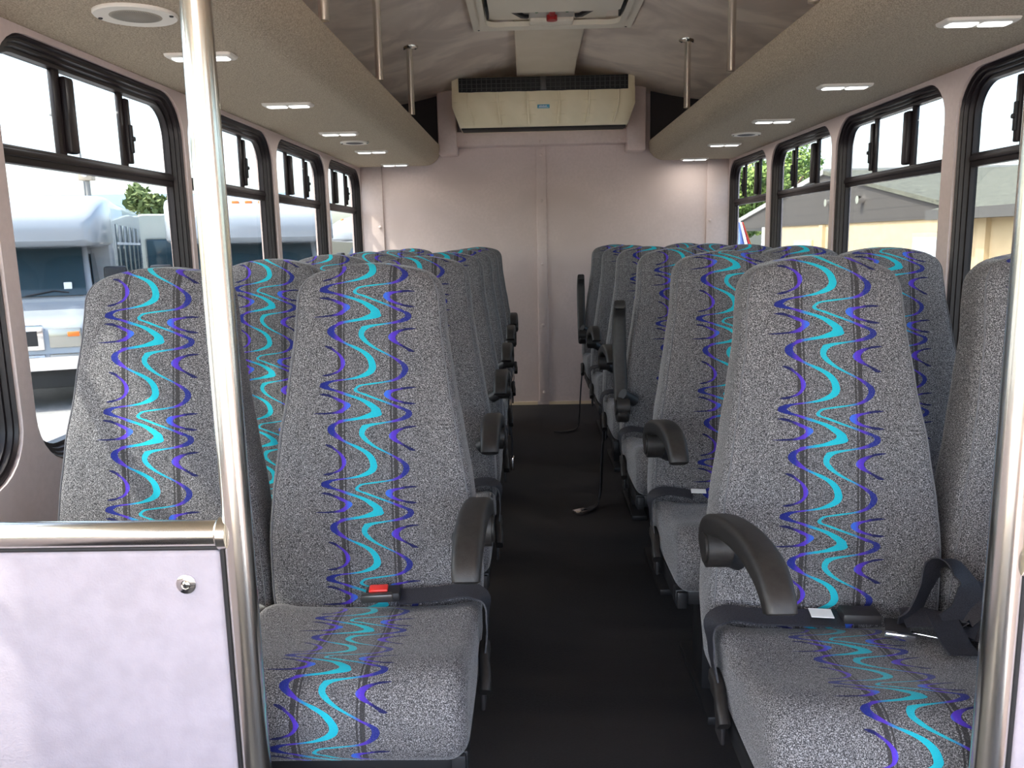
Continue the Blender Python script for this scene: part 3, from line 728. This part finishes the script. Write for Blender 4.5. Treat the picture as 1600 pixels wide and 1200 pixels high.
for side, proto, cx, y0 in ((-1, protoL, -0.317, 1.54), (1, protoR, 0.533, 1.43)):
    ai = 1 if side < 0 else -1
    for r in range(6):
        s = proto if r == 5 else copy_tree(proto)
        s.location = (cx, y0 + 0.72 * r, 0)
        ph = list(PHL[r])
        if side > 0: ph = [(p + 0.43) % 1 for p in ph]
        if (side, r) == (1, 0): ph = [1 - 0.516, 0.25, 0.9, 0.4]
        if (side, r) == (-1, 0): ph = [1 - 0.32, 0.15, 1 - 0.55, 0.6]
        bks = [c for c in s.children if c.name.startswith('backrest')]; cus = [c for c in s.children if c.name.startswith('seat_cushion')]
        for q, (o1, o2) in enumerate(zip(bks, cus)): o1.color = (ph[q * 2], 0, 0, 1); o2.color = (ph[q * 2 + 1], 0, 0, 1)
        up = side > 0 and r in (2, 5)
        if up:
            for c in s.children:
                if c.name.startswith('armrest'): c.rotation_euler = (-math.radians(97), 0, 0); c.location.y += 0.0; c.location.z -= 0.05
        tag(s, 'grey wave-patterned double seat in the %s on the %s, armrest %s' % (ROWN[r], 'parked-bus side' if side < 0 else 'house side', 'raised' if up else 'down'), 'bus seat', 'double seats along the aisle')
        seats[(side, r)] = s
belt(seats[(-1, 0)], 1, 0.155, buckle='red')
b1 = belt(seats[(1, 0)], -1, 0.22, buckle='black', tagx=0.185)
belt(seats[(1, 1)], -1, 0.10, buckle=None, tagx=0.115)
for r in (2, 3, 4): belt(seats[(1, r)], -1, 0.12, buckle='black')
for r in (1, 2, 3, 4): belt(seats[(-1, r)], 1, 0.12, buckle='black')
# tongue and crumpled webbing on the front house-side seat
S = seats[(1, 0)]
bm = B(); t = bmesh.new(); box(t, -0.020, 0.020, -0.028, 0.028, 0, 0.010, 0.003); merge(bm, t, Matrix.Translation((0.088, -0.095, 0.466)) @ Matrix.Rotation(-0.35, 4, 'Z')); obj('belt_adjuster', bm, M_RUB, S)
bm = B(); t = bmesh.new(); box(t, -0.024, 0.024, -0.006, 0.006, 0, 0.012, 0.003); merge(bm, t, Matrix.Translation((0.080, -0.124, 0.464)) @ Matrix.Rotation(-0.35, 4, 'Z')); obj('belt_tongue', bm, M_CHR, S)
bm = B(); t = bmesh.new(); box(t, -0.03, 0.03, -0.003, 0.003, 0, 0.002, 0.001); merge(bm, t, Matrix.Translation((0.125, -0.118, 0.468)) @ Matrix.Rotation(-0.5, 4, 'Z')); obj('belt_tongue', bm, M_CHR, S)
bm = B()
strap(bm, [(0.09, -0.09, 0.475), (0.12, -0.08, 0.49), (0.145, -0.065, 0.53), (0.165, -0.055, 0.565), (0.195, -0.06, 0.565), (0.215, -0.075, 0.535), (0.195, -0.095, 0.495), (0.165, -0.105, 0.478)], [(0.6, 0.5, -0.4)] * 3 + [(0.9, 0.3, -0.2)] * 2 + [(0.5, -0.2, -0.8)] * 3, 0.023)
strap(bm, [(0.10, -0.085, 0.485), (0.14, -0.09, 0.487), (0.18, -0.10, 0.48), (0.21, -0.12, 0.475)], [(0, 1, 0.3)] * 4, 0.023)
strap(bm, [(0.165, -0.08, 0.492), (0.162, -0.11, 0.484), (0.158, -0.15, 0.472), (0.156, -0.185, 0.468)], [(1, 0, 0)] * 4, 0.024)
strap(bm, [(0.27, -0.05, 0.50), (0.24, -0.07, 0.52), (0.21, -0.09, 0.50), (0.19, -0.10, 0.477), (0.24, -0.12, 0.475), (0.29, -0.12, 0.475)], [(0, 0.7, 0.6)] * 6, 0.022)
obj('seat_belt', bm, M_BELT, S)
# loose strap of the row behind, hanging to the floor in the aisle
S = seats[(1, 3)]
bm = B(); strap(bm, [(-0.225, -0.14, 0.33), (-0.235, -0.15, 0.20), (-0.24, -0.16, 0.08), (-0.255, -0.18, 0.022), (-0.29, -0.22, 0.010), (-0.32, -0.25, 0.010)], [(0.3, 1, 0)] * 6, 0.02); sb = obj('seat_belt', bm, M_BELT, S)
bm = B(); t = bmesh.new(); box(t, -0.03, 0.03, -0.02, 0.02, 0, 0.016, 0.004); merge(bm, t, Matrix.Translation((-0.335, -0.265, 0.003)) @ Matrix.Rotation(0.6, 4, 'Z')); obj('buckle', bm, M_CHR, sb)
S = seats[(-1, 3)]
bm = B(); strap(bm, [(0.222, -0.10, 0.34), (0.228, -0.10, 0.24), (0.228, -0.10, 0.17)], [(0.1, 1, 0)] * 3, 0.02); sb = obj('seat_belt', bm, M_BELT, S)
bm = B(); box(bm, 0.220, 0.236, -0.122, -0.078, 0.12, 0.18, 0.004); obj('buckle', bm, M_CHR, sb)
S = seats[(1, 5)]
bm = B(); strap(bm, [(-0.222, -0.10, 0.36), (-0.235, -0.12, 0.22), (-0.245, -0.13, 0.06), (-0.26, -0.15, 0.012), (-0.33, -0.22, 0.008), (-0.40, -0.22, 0.008)], [(0.3, 1, 0)] * 6, 0.012); obj('seat_belt', bm, M_BELT, S)

# ------------------------------------------------------------------ entry partitions with stanchions
def partition(px, y, x_out, label, zrail=0.755, full_top=True):
    s = -1 if x_out < px else 1
    e = thing('modesty_panel', (px, y, 0), 0, label, 'partition', 'steel framed entry partitions')
    bm = B(); cyl(bm, (0, 0, 0), (0, 0, ceil_z(px) - 0.002), 0.0195, 32); obj('stanchion', bm, M_STEEL, e)
    bm = B(); cyl(bm, (s * 0.014, 0, zrail), (x_out - px, 0, zrail), 0.0185, 28); obj('rail', bm, M_STEEL, e)
    bm = B(); cyl(bm, (s * 0.014, 0, 0.10), (x_out - px, 0, 0.10), 0.016, 24); obj('rail', bm, M_STEEL, e)
    for zz in (zrail,):
        bm = B(); lathe(bm, [(0.0185, 0), (0.023, 0.0), (0.023, 0.012), (0.0185, 0.016)], Matrix.Translation((s * 0.012, 0, zz)) @ Matrix.Rotation(s * PI / 2, 4, 'Y'), 24); obj('weld_collar', bm, M_STEEL, e)
    x0, x1 = sorted((s * 0.024, x_out - px))
    bm = B(); box(bm, x0, x1, -0.012, 0.010, 0.118, zrail - 0.021, 0.008, 3); pn = obj('panel', bm, M_PANEL, e)
    bm = B(); sweep(bm, [(s * 0.0215, -0.002, 0.12), (s * 0.0215, -0.002, zrail - 0.0185)], rrect(0.003, 0.006, 0.001, 2), up=(0, 1, 0)); sweep(bm, [(s * 0.022, -0.002, zrail - 0.0195), (x_out - px, -0.002, zrail - 0.0195)], rrect(0.006, 0.0025, 0.001, 2)); obj('gasket', bm, M_RUB, pn)
    for zz in ((zrail - 0.068), 0.2):
        R_ = Matrix.Translation((s * 0.072, -0.012, zz)) @ Matrix.Rotation(PI / 2, 4, 'X')
        bm = B(); lathe(bm, [(0.005, 0.0), (0.0135, 0.0), (0.0135, 0.0025), (0.0115, 0.0035), (0.0065, 0.004), (0.0055, 0.002)], R_, 28); w = obj('washer', bm, M_CHR, pn)
        bm = B(); lathe(bm, [(0.001, 0.0055), (0.0035, 0.0052), (0.0055, 0.0035), (0.0055, 0)], R_, 20); sc_ = obj('screw', bm, M_STEEL, w)
        bm = B(); t = bmesh.new(); box(t, -0.003, 0.003, -0.0006, 0.0006, 0.005, 0.0062); box(t, -0.0006, 0.0006, -0.003, 0.003, 0.005, 0.0062); merge(bm, t, R_); obj('recess', bm, M_BLACK, sc_)
    return e
partition(-0.402, 1.065, XL + 0.004, 'steel pole and lavender half panel in front of the parked-bus side seats')
partition(0.561, 0.945, XR - 0.004, 'steel pole and lavender half panel in front of the house side seats')

# ------------------------------------------------------------------ outside
M_ASPH = noise_mat('pale_concrete', (0.26, 0.25, 0.245), (0.32, 0.31, 0.30), 12, 0.9, 0.2, c3=(0.29, 0.28, 0.275), scale3=0.4)
bm = B(); box(bm, -60, 60, -20, 90, GZ - 0.2, GZ); structure('ground', bm, M_ASPH, smooth=False)
M_BW = mat('bus_white', (0.32, 0.34, 0.37), 0.25, coat=0.5)
M_BCR = mat('bus_cream', (0.46, 0.47, 0.41), 0.3, coat=0.4)
M_BGL = mat('bus_glass', (0.02, 0.045, 0.06), 0.08, spec=0.5)
M_TYRE = mat('tyre', (0.02, 0.02, 0.02), 0.8)
M_ORG = mat('amber', (0.8, 0.2, 0.03), 0.3)
M_LAMPG = mat('headlamp_glass', (0.45, 0.43, 0.38), 0.15, 0.6)
def shuttle(loc, rz, label, paint=M_BW, markers=True):
    e = thing('shuttle_bus', loc, rz, label, 'bus', 'shuttle buses parked outside')
    # coach body
    bm = B(); prof = rrect(1.19, 1.10, 0.16, 5); rings = []
    for y, k_ in ((1.75, 0.96), (1.8, 0.99), (1.95, 1.0), (7.4, 1.0), (7.5, 0.97)):
        rings.append([(x * k_, y, 1.70 + z * k_) for x, z in prof])
    loft(bm, rings); obj('coach_body', bm, paint, e)
    # over-cab cap
    bm = B(); rings = []
    for y, z0, z1, w in ((0.62, 2.16, 2.42, 0.98), (0.70, 2.10, 2.52, 1.08), (0.95, 2.08, 2.66, 1.15), (1.35, 2.06, 2.76, 1.19), (2.0, 2.05, 2.82, 1.19)):
        rings.append([(x * w, y, (z0 + z1) / 2 + z * (z1 - z0) / 2) for x, z in rrect(1, 1, 0.22, 4)])
    loft(bm, rings); cp = obj('roof_cap', bm, paint, e)
    for x in ((-0.18, 0, 0.18, -0.85, 0.85) if markers else ()):
        bm = B(); box(bm, x - 0.05, x + 0.05, 0.92, 1.0, 2.63, 2.68, 0.01); obj('marker_light', bm, M_ORG, cp)
    # cab
    bm = B(); rings = []
    for y, z1, w in ((0.02, 1.02, 0.90), (0.10, 1.12, 0.94), (0.4, 1.20, 0.97), (0.86, 1.30, 0.98), (0.95, 1.40, 0.98)):
        rings.append([(x * w, y, (0.55 + z1) / 2 + z * (z1 - 0.55) / 2) for x, z in rrect(1, 1, 0.16, 4)])
    loft(bm, rings); obj('hood', bm, paint, e)
    bm = B(); rings = []
    for z, y0, w in ((0.5, 0.86, 0.98), (1.38, 0.90, 0.98), (2.10, 1.36, 0.90)):
        rings.append([(-w, y0, z), (w, y0, z), (w, 2.0, z), (-w, 2.0, z)])
    loft(bm, rings); cb_ = obj('cab', bm, paint, e, smooth=False)
    bm = B(); q0, q1 = Vector((0, 0.885, 1.42)), Vector((0, 1.315, 2.07)); nrm = Vector((0, -0.83, 0.55)) * 0.012
    ws = []
    for off in (0, 1): ws.append([bm.verts.new(Vector((sx * w, 0, 0)) + q + nrm * off) for sx, w, q in ((-1, 0.90, q0), (1, 0.90, q0), (1, 0.84, q1), (-1, 0.84, q1))])
    bm.faces.new(ws[1]); [bm.faces.new((ws[0][i], ws[0][(i + 1) % 4], ws[1][(i + 1) % 4], ws[1][i])) for i in range(4)]
    wsd = obj('windshield', bm, M_BGL, cb_, smooth=False)
    bm = B(); box(bm, 0.62, 0.72, 0.93, 0.945, 1.50, 1.60); obj('sticker', bm, M_WHITE, wsd, smooth=False)
    for s in (-1, 1):
        bm = B(); sweep(bm, [(s * 0.15, 0.87, 1.43), (s * 0.5, 0.91, 1.49), (s * 0.68, 0.90, 1.46)], circ(0.012, 6)); obj('wiper', bm, M_RUB, wsd)
        bm = B(); vs_ = [(s * 0.986, 1.0, 1.42), (s * 0.986, 1.75, 1.42), (s * 0.93, 1.75, 1.98), (s * 0.93, 1.38, 1.98)]
        loft(bm, [[(x, y, z) for x, y, z in vs_], [(x + s * 0.01, y, z) for x, y, z in vs_]]); obj('door_window', bm, M_BGL, cb_, smooth=False)
        bm = B(); box(bm, *sorted((s * 0.52, s * 0.90)), -0.01, 0.06, 0.80, 1.05, 0.02); hl = obj('headlight', bm, M_LAMPG, e)
        bm = B(); box(bm, *sorted((s * 0.74, s * 0.88)), -0.02, 0.0, 0.94, 1.0, 0.008); obj('turn_signal', bm, M_ORG, hl)
        bm = B(); box(bm, *sorted((s * 1.12, s * 1.42)), 1.0, 1.14, 1.42, 1.80, 0.04); mr = obj('mirror', bm, M_RUB, e)
        bm = B(); tube(bm, [(s * 0.97, 1.2, 1.5), (s * 1.2, 1.1, 1.55)], 0.02, 8); obj('mirror_arm', bm, M_RUB, mr)
        for wy in (0.75, 5.6):
            bm = B(); lathe(bm, [(0.2, -0.12), (0.36, -0.12), (0.40, -0.08), (0.40, 0.08), (0.36, 0.12), (0.2, 0.12)], Matrix.Translation((s * 0.86, wy, 0.40)) @ Matrix.Rotation(PI / 2, 4, 'Y'), 28); wh = obj('wheel', bm, M_TYRE, e)
            bm = B(); lathe(bm, [(0.01, -0.1), (0.2, -0.1), (0.22, 0.1), (0.01, 0.1)], Matrix.Translation((s * 0.86, wy, 0.40)) @ Matrix.Rotation(PI / 2, 4, 'Y'), 20); obj('hub', bm, M_CHR, wh)
        for k_ in range(5):
            y = 2.45 + k_ * 0.92
            bm = B(); box(bm, *sorted((s * 1.185, s * 1.20)), y, y + 0.78, 1.45, 2.42, 0.01); sw = obj('side_window', bm, M_BGL, e)
            bm = B(); box(bm, *sorted((s * 1.198, s * 1.21)), y, y + 0.78, 2.10, 2.14); box(bm, *sorted((s * 1.198, s * 1.21)), y + 0.38, y + 0.42, 2.12, 2.42); obj('sash', bm, M_WHITE, sw, smooth=False)
    bm = B(); box(bm, -0.47, 0.47, -0.03, 0.05, 0.78, 1.10, 0.02); g_ = obj('grille', bm, M_CHR, e)
    bm = B()
    for s in (-1, 1):
        box(bm, *sorted((s * 0.10, s * 0.40)), -0.036, -0.028, 0.84, 1.03)
    obj('grille_opening', bm, M_RUB, g_, smooth=False)
    bm = B(); rings = []
    for x in (-0.98, -0.9, 0.9, 0.98):
        yy = 0.06 if abs(x) > 0.95 else -0.06
        rings.append([(x, yy, 0.50), (x, yy - 0.06, 0.53), (x, yy - 0.06, 0.70), (x, yy, 0.73), (x, 0.12, 0.73), (x, 0.12, 0.50)])
    loft(bm, rings); obj('bumper', bm, M_CHR, e)
    bm = B(); box(bm, -0.85, 0.85, 0.0, 0.5, 0.28, 0.52, 0.03); obj('air_dam', bm, M_TYRE, e)
    bm = B(); box(bm, 0.40, 1.0, 7.46, 7.515, 1.48, 2.25, 0.06, 4); obj('rear_window', bm, M_BGL, e)
    return e
def dir_of(px, py=380.0):
    c = Vector((px - 800, 600 - py, -1290)); d = Rm @ c; return d / d.y
d1 = dir_of(-16)
bus1 = shuttle((d1.x * 10.2, 10.2, GZ), math.radians(21), 'white shuttle bus facing us with chrome grille, beyond the nearest window', markers=False)
d2 = dir_of(388)
bus2 = shuttle((d2.x * 11.2, 11.2, GZ), math.radians(16), 'white shuttle bus with amber roof markers beyond the second window')
d3 = dir_of(300)
bus3 = shuttle((d3.x * 18.5 , 18.5, GZ), math.radians(180 + 24), 'cream shuttle bus showing its rear window between the two white ones', M_BCR)
# bus3 was turned round its nose: move it so that its tail stands at the measured point
bus3.location = (d3.x * 19.4 - math.sin(math.radians(24)) * 7.5, 19.4 + math.cos(math.radians(24)) * 7.5, GZ)
d4 = dir_of(508)
bus4 = shuttle((d4.x * 21, 21, GZ), math.radians(-50), 'white shuttle bus showing its side windows next to the rear wall')

# far building, pole lights and trees on that side
M_BLUE = mat('metal_roof', (0.18, 0.26, 0.34), 0.4)
M_BRICK = noise_mat('far_brick', (0.32, 0.26, 0.2), (0.4, 0.33, 0.26), 3, 0.9)
e = thing('warehouse', (-26, 44, GZ), math.radians(10), 'low brick building with pale blue metal roof behind the buses', 'building')
bm = B(); box(bm, -12, 12, 0, 8, 0, 3.6); obj('wall', bm, M_BRICK, e, smooth=False)
bm = B(); loft(bm, [[(-13, -0.7, 3.55), (-13, 4, 5.1), (-13, 8.7, 3.55), (-13, 8.7, 3.4), (-13, -0.7, 3.4)], [(13, -0.7, 3.55), (13, 4, 5.1), (13, 8.7, 3.55), (13, 8.7, 3.4), (13, -0.7, 3.4)]]); obj('roof', bm, M_BLUE, e, smooth=False)
M_POLE = mat('pole_grey', (0.25, 0.24, 0.23), 0.5)
d5 = dir_of(147); Yp = 26
e = thing('floodlight_pole', (d5.x * Yp, Yp, GZ), 0, 'grey pole with a square floodlight above the first shuttle bus', 'light pole')
zt = 1.14 + 0.0835 * Yp - GZ
bm = B(); tube(bm, [(0, 0, 0), (0, 0, zt)], 0.07, 10); obj('pole', bm, M_POLE, e)
bm = B(); box(bm, -0.22, 0.22, -0.15, 0.1, zt - 0.1, zt + 0.28, 0.03); fx = obj('lamp_housing', bm, mat('flood_tan', (0.45, 0.38, 0.3), 0.6), e)
bm = B(); cyl(bm, (0, -0.15, zt + 0.1), (0, -0.17, zt + 0.1), 0.1, 16); obj('lens', bm, M_WHITE, fx)
d6 = dir_of(141); Yp = 40
e = thing('street_lamp', (d6.x * Yp, Yp, GZ), 0, 'tall thin street lamp with curved arm seen in the upper pane', 'street lamp')
bm = B(); zt = 1.14 + 0.155 * Yp - GZ; tube(bm, smooth_path([(0, 0, 0), (0, 0, zt - 2.4), (-0.25, 0, zt - 1.2), (-0.9, 0, zt)]), 0.05, 8); obj('pole', bm, M_POLE, e)
bm = B(); box(bm, -1.25, -0.85, -0.12, 0.12, zt - 0.03, zt + 0.1, 0.03); obj('lamp_head', bm, M_POLE, e)

M_LEAF = noise_mat('leaves', (0.05, 0.12, 0.02), (0.28, 0.36, 0.09), 1.7, 0.7)
M_LEAF2 = noise_mat('leaves_olive', (0.07, 0.11, 0.03), (0.2, 0.24, 0.09), 1.7, 0.7)
M_BARK = mat('bark', (0.12, 0.08, 0.05), 0.9)
def tree(loc, h, r, label, m=M_LEAF, n=2600, seed=1, leaf=0.16, group='trees outside'):
    rnd = random.Random(seed)
    e = thing('tree', loc, 0, label, 'tree', group)
    bm = B(); tube(bm, [(0, 0, 0), (0.1, 0, h * 0.35), (0, 0.1, h * 0.6)], 0.16, 10)
    for a in range(5):
        an = a * 1.3; tube(bm, [(0.03, 0, h * 0.4), (math.cos(an) * r * 0.4, math.sin(an) * r * 0.4, h * 0.65), (math.cos(an) * r * 0.7, math.sin(an) * r * 0.7, h * 0.8)], 0.05, 6)
    obj('trunk', bm, M_BARK, e)
    bm = B(); cl = [(rnd.uniform(-.6, .6) * r, rnd.uniform(-.6, .6) * r, h * rnd.uniform(0.5, 0.92), rnd.uniform(.3, .5) * r) for _ in range(14)]
    for i in range(n):
        cx, cy, cz, cr = rnd.choice(cl); d = Vector((rnd.gauss(0, 1), rnd.gauss(0, 1), rnd.gauss(0, 1))).normalized() * cr * rnd.uniform(0.55, 1.0)
        p = Vector((cx, cy, cz)) + d; a = Vector((rnd.gauss(0, 1), rnd.gauss(0, 1), rnd.gauss(0, 1))).normalized(); b_ = a.orthogonal().normalized(); s = leaf * rnd.uniform(.6, 1.3)
        v = [bm.verts.new(p + a * s), bm.verts.new(p + b_ * s * .5), bm.verts.new(p - a * s), bm.verts.new(p - b_ * s * .5)]
        bm.faces.new(v)
    obj('crown', bm, m, e, smooth=False)
d7 = dir_of(243)
tree((d7.x * 36, 36, GZ), 4.6, 1.3, 'olive green tree behind the cream bus', M_LEAF2, seed=3)
for i, (px, Y, h_, r_, lb) in enumerate(((1150, 40, 5.2, 2.2, 'bright green tree in the last window before the rear wall'), (1205, 46, 6.2, 3.0, 'tall bright green tree behind the gable of the tan house'), (1120, 60, 6.4, 3.0, 'green tree half hidden by the rear wall corner'))):
    dd = dir_of(px); tree((dd.x * Y, Y, GZ), h_, r_, lb, M_LEAF, 7000, 10 + i, 0.15)

# tan house: plane x = HXP
HXP = 9.0
def hp(px, py, x=HXP):
    c = Vector((px - 800, 600 - py, -1290)); d = Rm @ c; t = x / d.x; return (d.y * t, d.z * t + H)
M_STUC = noise_mat('tan_stucco', (0.42, 0.32, 0.19), (0.47, 0.36, 0.22), 4, 0.9, 0.2)
M_SIDE = mat('gable_siding', (0.16, 0.13, 0.115), 0.8)
def plank_mat(m, c1, c2, axis, scale):
    L = m.node_tree.links; b = m.node_tree.nodes['Principled BSDF']; tc = nd(m, 'ShaderNodeTexCoord'); w = nd(m, 'ShaderNodeTexWave'); w.bands_direction = axis; w.wave_profile = 'SAW'; w.inputs['Scale'].default_value = scale
    L.new(tc.outputs['Object'], w.inputs['Vector']); r = nd(m, 'ShaderNodeValToRGB'); r.color_ramp.elements[0].color = (*c1, 1); r.color_ramp.elements[1].color = (*c2, 1); r.color_ramp.elements[1].position = 0.12
    L.new(w.outputs['Fac'], r.inputs['Fac']); L.new(r.outputs['Color'], b.inputs['Base Color'])
plank_mat(M_SIDE, (0.028, 0.024, 0.022), (0.052, 0.045, 0.040), 'Z', 1.2)
M_SHIN = noise_mat('shingles', (0.07, 0.07, 0.055), (0.13, 0.13, 0.10), 9, 0.9)
M_FASC = mat('fascia', (0.07, 0.065, 0.06), 0.7)
M_RAKE = mat('rake_board', (0.28, 0.28, 0.27), 0.7)
hs = thing('tan_house', (HXP, 20, GZ), 0, 'tan stucco house with grey gable and shingle roof outside', 'house')
def loc_(x, y, z): return (x - HXP, y - 20, z - GZ)
zw = hp(1400, 345)[1]
bm = B(); box(bm, 0, 8, -12, 12, 0, zw - GZ); obj('wall', bm, M_STUC, hs, smooth=False)
ya, za = hp(1292, 272.5); pl_ = hp(1150, 352); pr_ = hp(1467, 318)
kl = (za - pl_[1]) / (pl_[0] - ya); kr = (za - pr_[1]) / (ya - pr_[0])
yl, yr = ya + (za - zw) / kl, ya - (za - zw) / kr
yr = max(yr, hp(1480, 322)[0])
bm = B(); tri = [loc_(HXP - 0.05, yr, zw), loc_(HXP - 0.05, yl, zw), loc_(HXP - 0.05, ya, za), loc_(HXP - 0.05, yr, za - kr * (ya - yr))]
loft(bm, [tri, [(x + 0.3, y, z) for x, y, z in tri]]); obj('gable', bm, M_SIDE, hs, smooth=False)
for kk, ye, th_ in ((-kl, yl + 0.8, 0.16), (kr, yr, 0.10)):
    bm = B(); zf_ = lambda y: za - abs(kk) * abs(y - ya)
    ring = lambda x: [loc_(x, ya, za), loc_(x, ye, zf_(ye)), loc_(x, ye, zf_(ye) + th_), loc_(x, ya, za + th_)]
    loft(bm, [ring(HXP - 0.12), ring(HXP + 6)]); obj('gable_roof', bm, M_RAKE if kk < 0 else M_SHIN, hs, smooth=False)
# main roof rising away from the bus
ze = hp(1550, 322, HXP - 0.4)[1]
yj = hp(1480, 322)[0]
rx_ = HXP + 4.5; rid = hp(1500, 272, rx_)[1]
zx = lambda x: ze + (rid - ze) * (x - (HXP - 0.4)) / (rx_ - (HXP - 0.4))
bm = B(); rg = lambda y, x0: [loc_(x0, y, zx(x0)), loc_(rx_, y, rid), loc_(rx_ + 4, y, ze), loc_(rx_ + 4, y, ze - 0.1), loc_(x0, y, zx(x0) - 0.06)]
loft(bm, [rg(6.0, HXP - 0.4), rg(yj, HXP - 0.4)]); loft(bm, [rg(yj, HXP + 0.3), rg(ya - 1.0, HXP + 0.3)])
obj('main_roof', bm, M_SHIN, hs, smooth=False)
bm = B(); box(bm, -0.46, -0.39, 6.0 - 20, yj - 20, ze - GZ - 0.20, ze - GZ + 0.01); obj('fascia_board', bm, M_FASC, hs, smooth=False)
bm = B(); box(bm, -0.40, 0.0, 6.0 - 20, yj - 20, ze - GZ - 0.20, ze - GZ - 0.17); obj('soffit', bm, M_FASC, hs, smooth=False)
bm = B(); box(bm, 0.0, 0.2, 6.0 - 20, yj - 20 + 0.2, zw - GZ + 0.001, ze - GZ - 0.17); obj('wall', bm, M_STUC, hs, smooth=False)
for px in (1541, 1322, 1287):
    y = hp(px, 360)[0]; bm = B(); box(bm, -0.10, 0.02, y - 20 - 0.16, y - 20 + 0.16, 0, zw - GZ - 0.02); obj('pilaster', bm, M_STUC, hs, smooth=False)
M_BLIND = mat('blind', (0.62, 0.68, 0.70), 0.6); plank_mat(M_BLIND, (0.22, 0.26, 0.28), (0.40, 0.45, 0.47), 'Z', 4.5)
for (xa, xb, yt) in ((1429, 1475, 364), (1243, 1271, 375)):
    y1, z1 = hp(xa, yt); y0, _ = hp(xb, yt)
    bm = B(); box(bm, -0.06, 0.02, y0 - 20, y1 - 20, z1 - GZ - 1.3, z1 - GZ, 0.01); wf = obj('window', bm, M_STUC, hs)
    bm = B(); box(bm, -0.075, -0.05, y0 - 20 + 0.1, y1 - 20 - 0.1, z1 - GZ - 1.2, z1 - GZ - 0.1); obj('blind', bm, M_BLIND, wf, smooth=False)
for px, py in ((1343, 312), (1293, 317)):
    y, z = hp(px, py, HXP - 0.15); bm = B(); cyl(bm, (-0.05, y - 20, z - GZ), (-0.22, y - 20, z - GZ), 0.11, 14); obj('security_lamp', bm, M_CHR, hs)
# porch at the far end of the house
y0, z0 = hp(1146, 352); y1, z1 = hp(1200, 366)
bm = B(); box(bm, -0.12, 0.0, 11.9, 12.15, 0, zw - GZ); obj('porch_post', bm, M_WHITE, hs, smooth=False)

# flag
df = dir_of(1163); Yf = 17.0
fl = thing('flag', (df.x * Yf, Yf, GZ), 0, 'blue, white and red flag on a slanted pole outside the last window', 'flag')
M_FB = mat('flag_blue', (0.16, 0.25, 0.62), 0.8); M_FR = mat('flag_red', (0.65, 0.05, 0.08), 0.8); M_FW = mat('flag_white', (0.8, 0.8, 0.8), 0.8); M_GOLD = mat('flag_fringe', (0.75, 0.45, 0.1), 0.6)
zf = 1.14 + 0.012 * Yf - GZ
bm = B(); tube(bm, [(0.55, 0, 0), (-0.12, 0, zf + 0.12)], 0.02, 8); obj('flagpole', bm, M_FW, fl)
def cloth(x0, x1, m, nm):
    bm = B(); g = []
    for s_ in (0, 0.008):
        g.append([[bm.verts.new((-0.09 + 0.67 * v_ * 0.55 + (x0 + (x1 - x0) * u_) * (0.25 + v_ * 0.75), 0.06 * math.sin(u_ * 7 + v_ * 3) + s_, zf - 1.3 * v_ + 0.05)) for v_ in [j / 8 for j in range(9)]] for u_ in [i / 10 for i in range(11)]])
    for q in g:
        for i in range(10):
            for j in range(8): bm.faces.new((q[i][j], q[i + 1][j], q[i + 1][j + 1], q[i][j + 1]))
    obj(nm, bm, m, fl)
cloth(-0.55, -0.02, M_FB, 'blue_field'); cloth(-0.02, 0.08, M_FW, 'white_stripe'); cloth(0.08, 0.16, M_FR, 'red_stripe'); cloth(0.16, 0.19, M_GOLD, 'fringe')
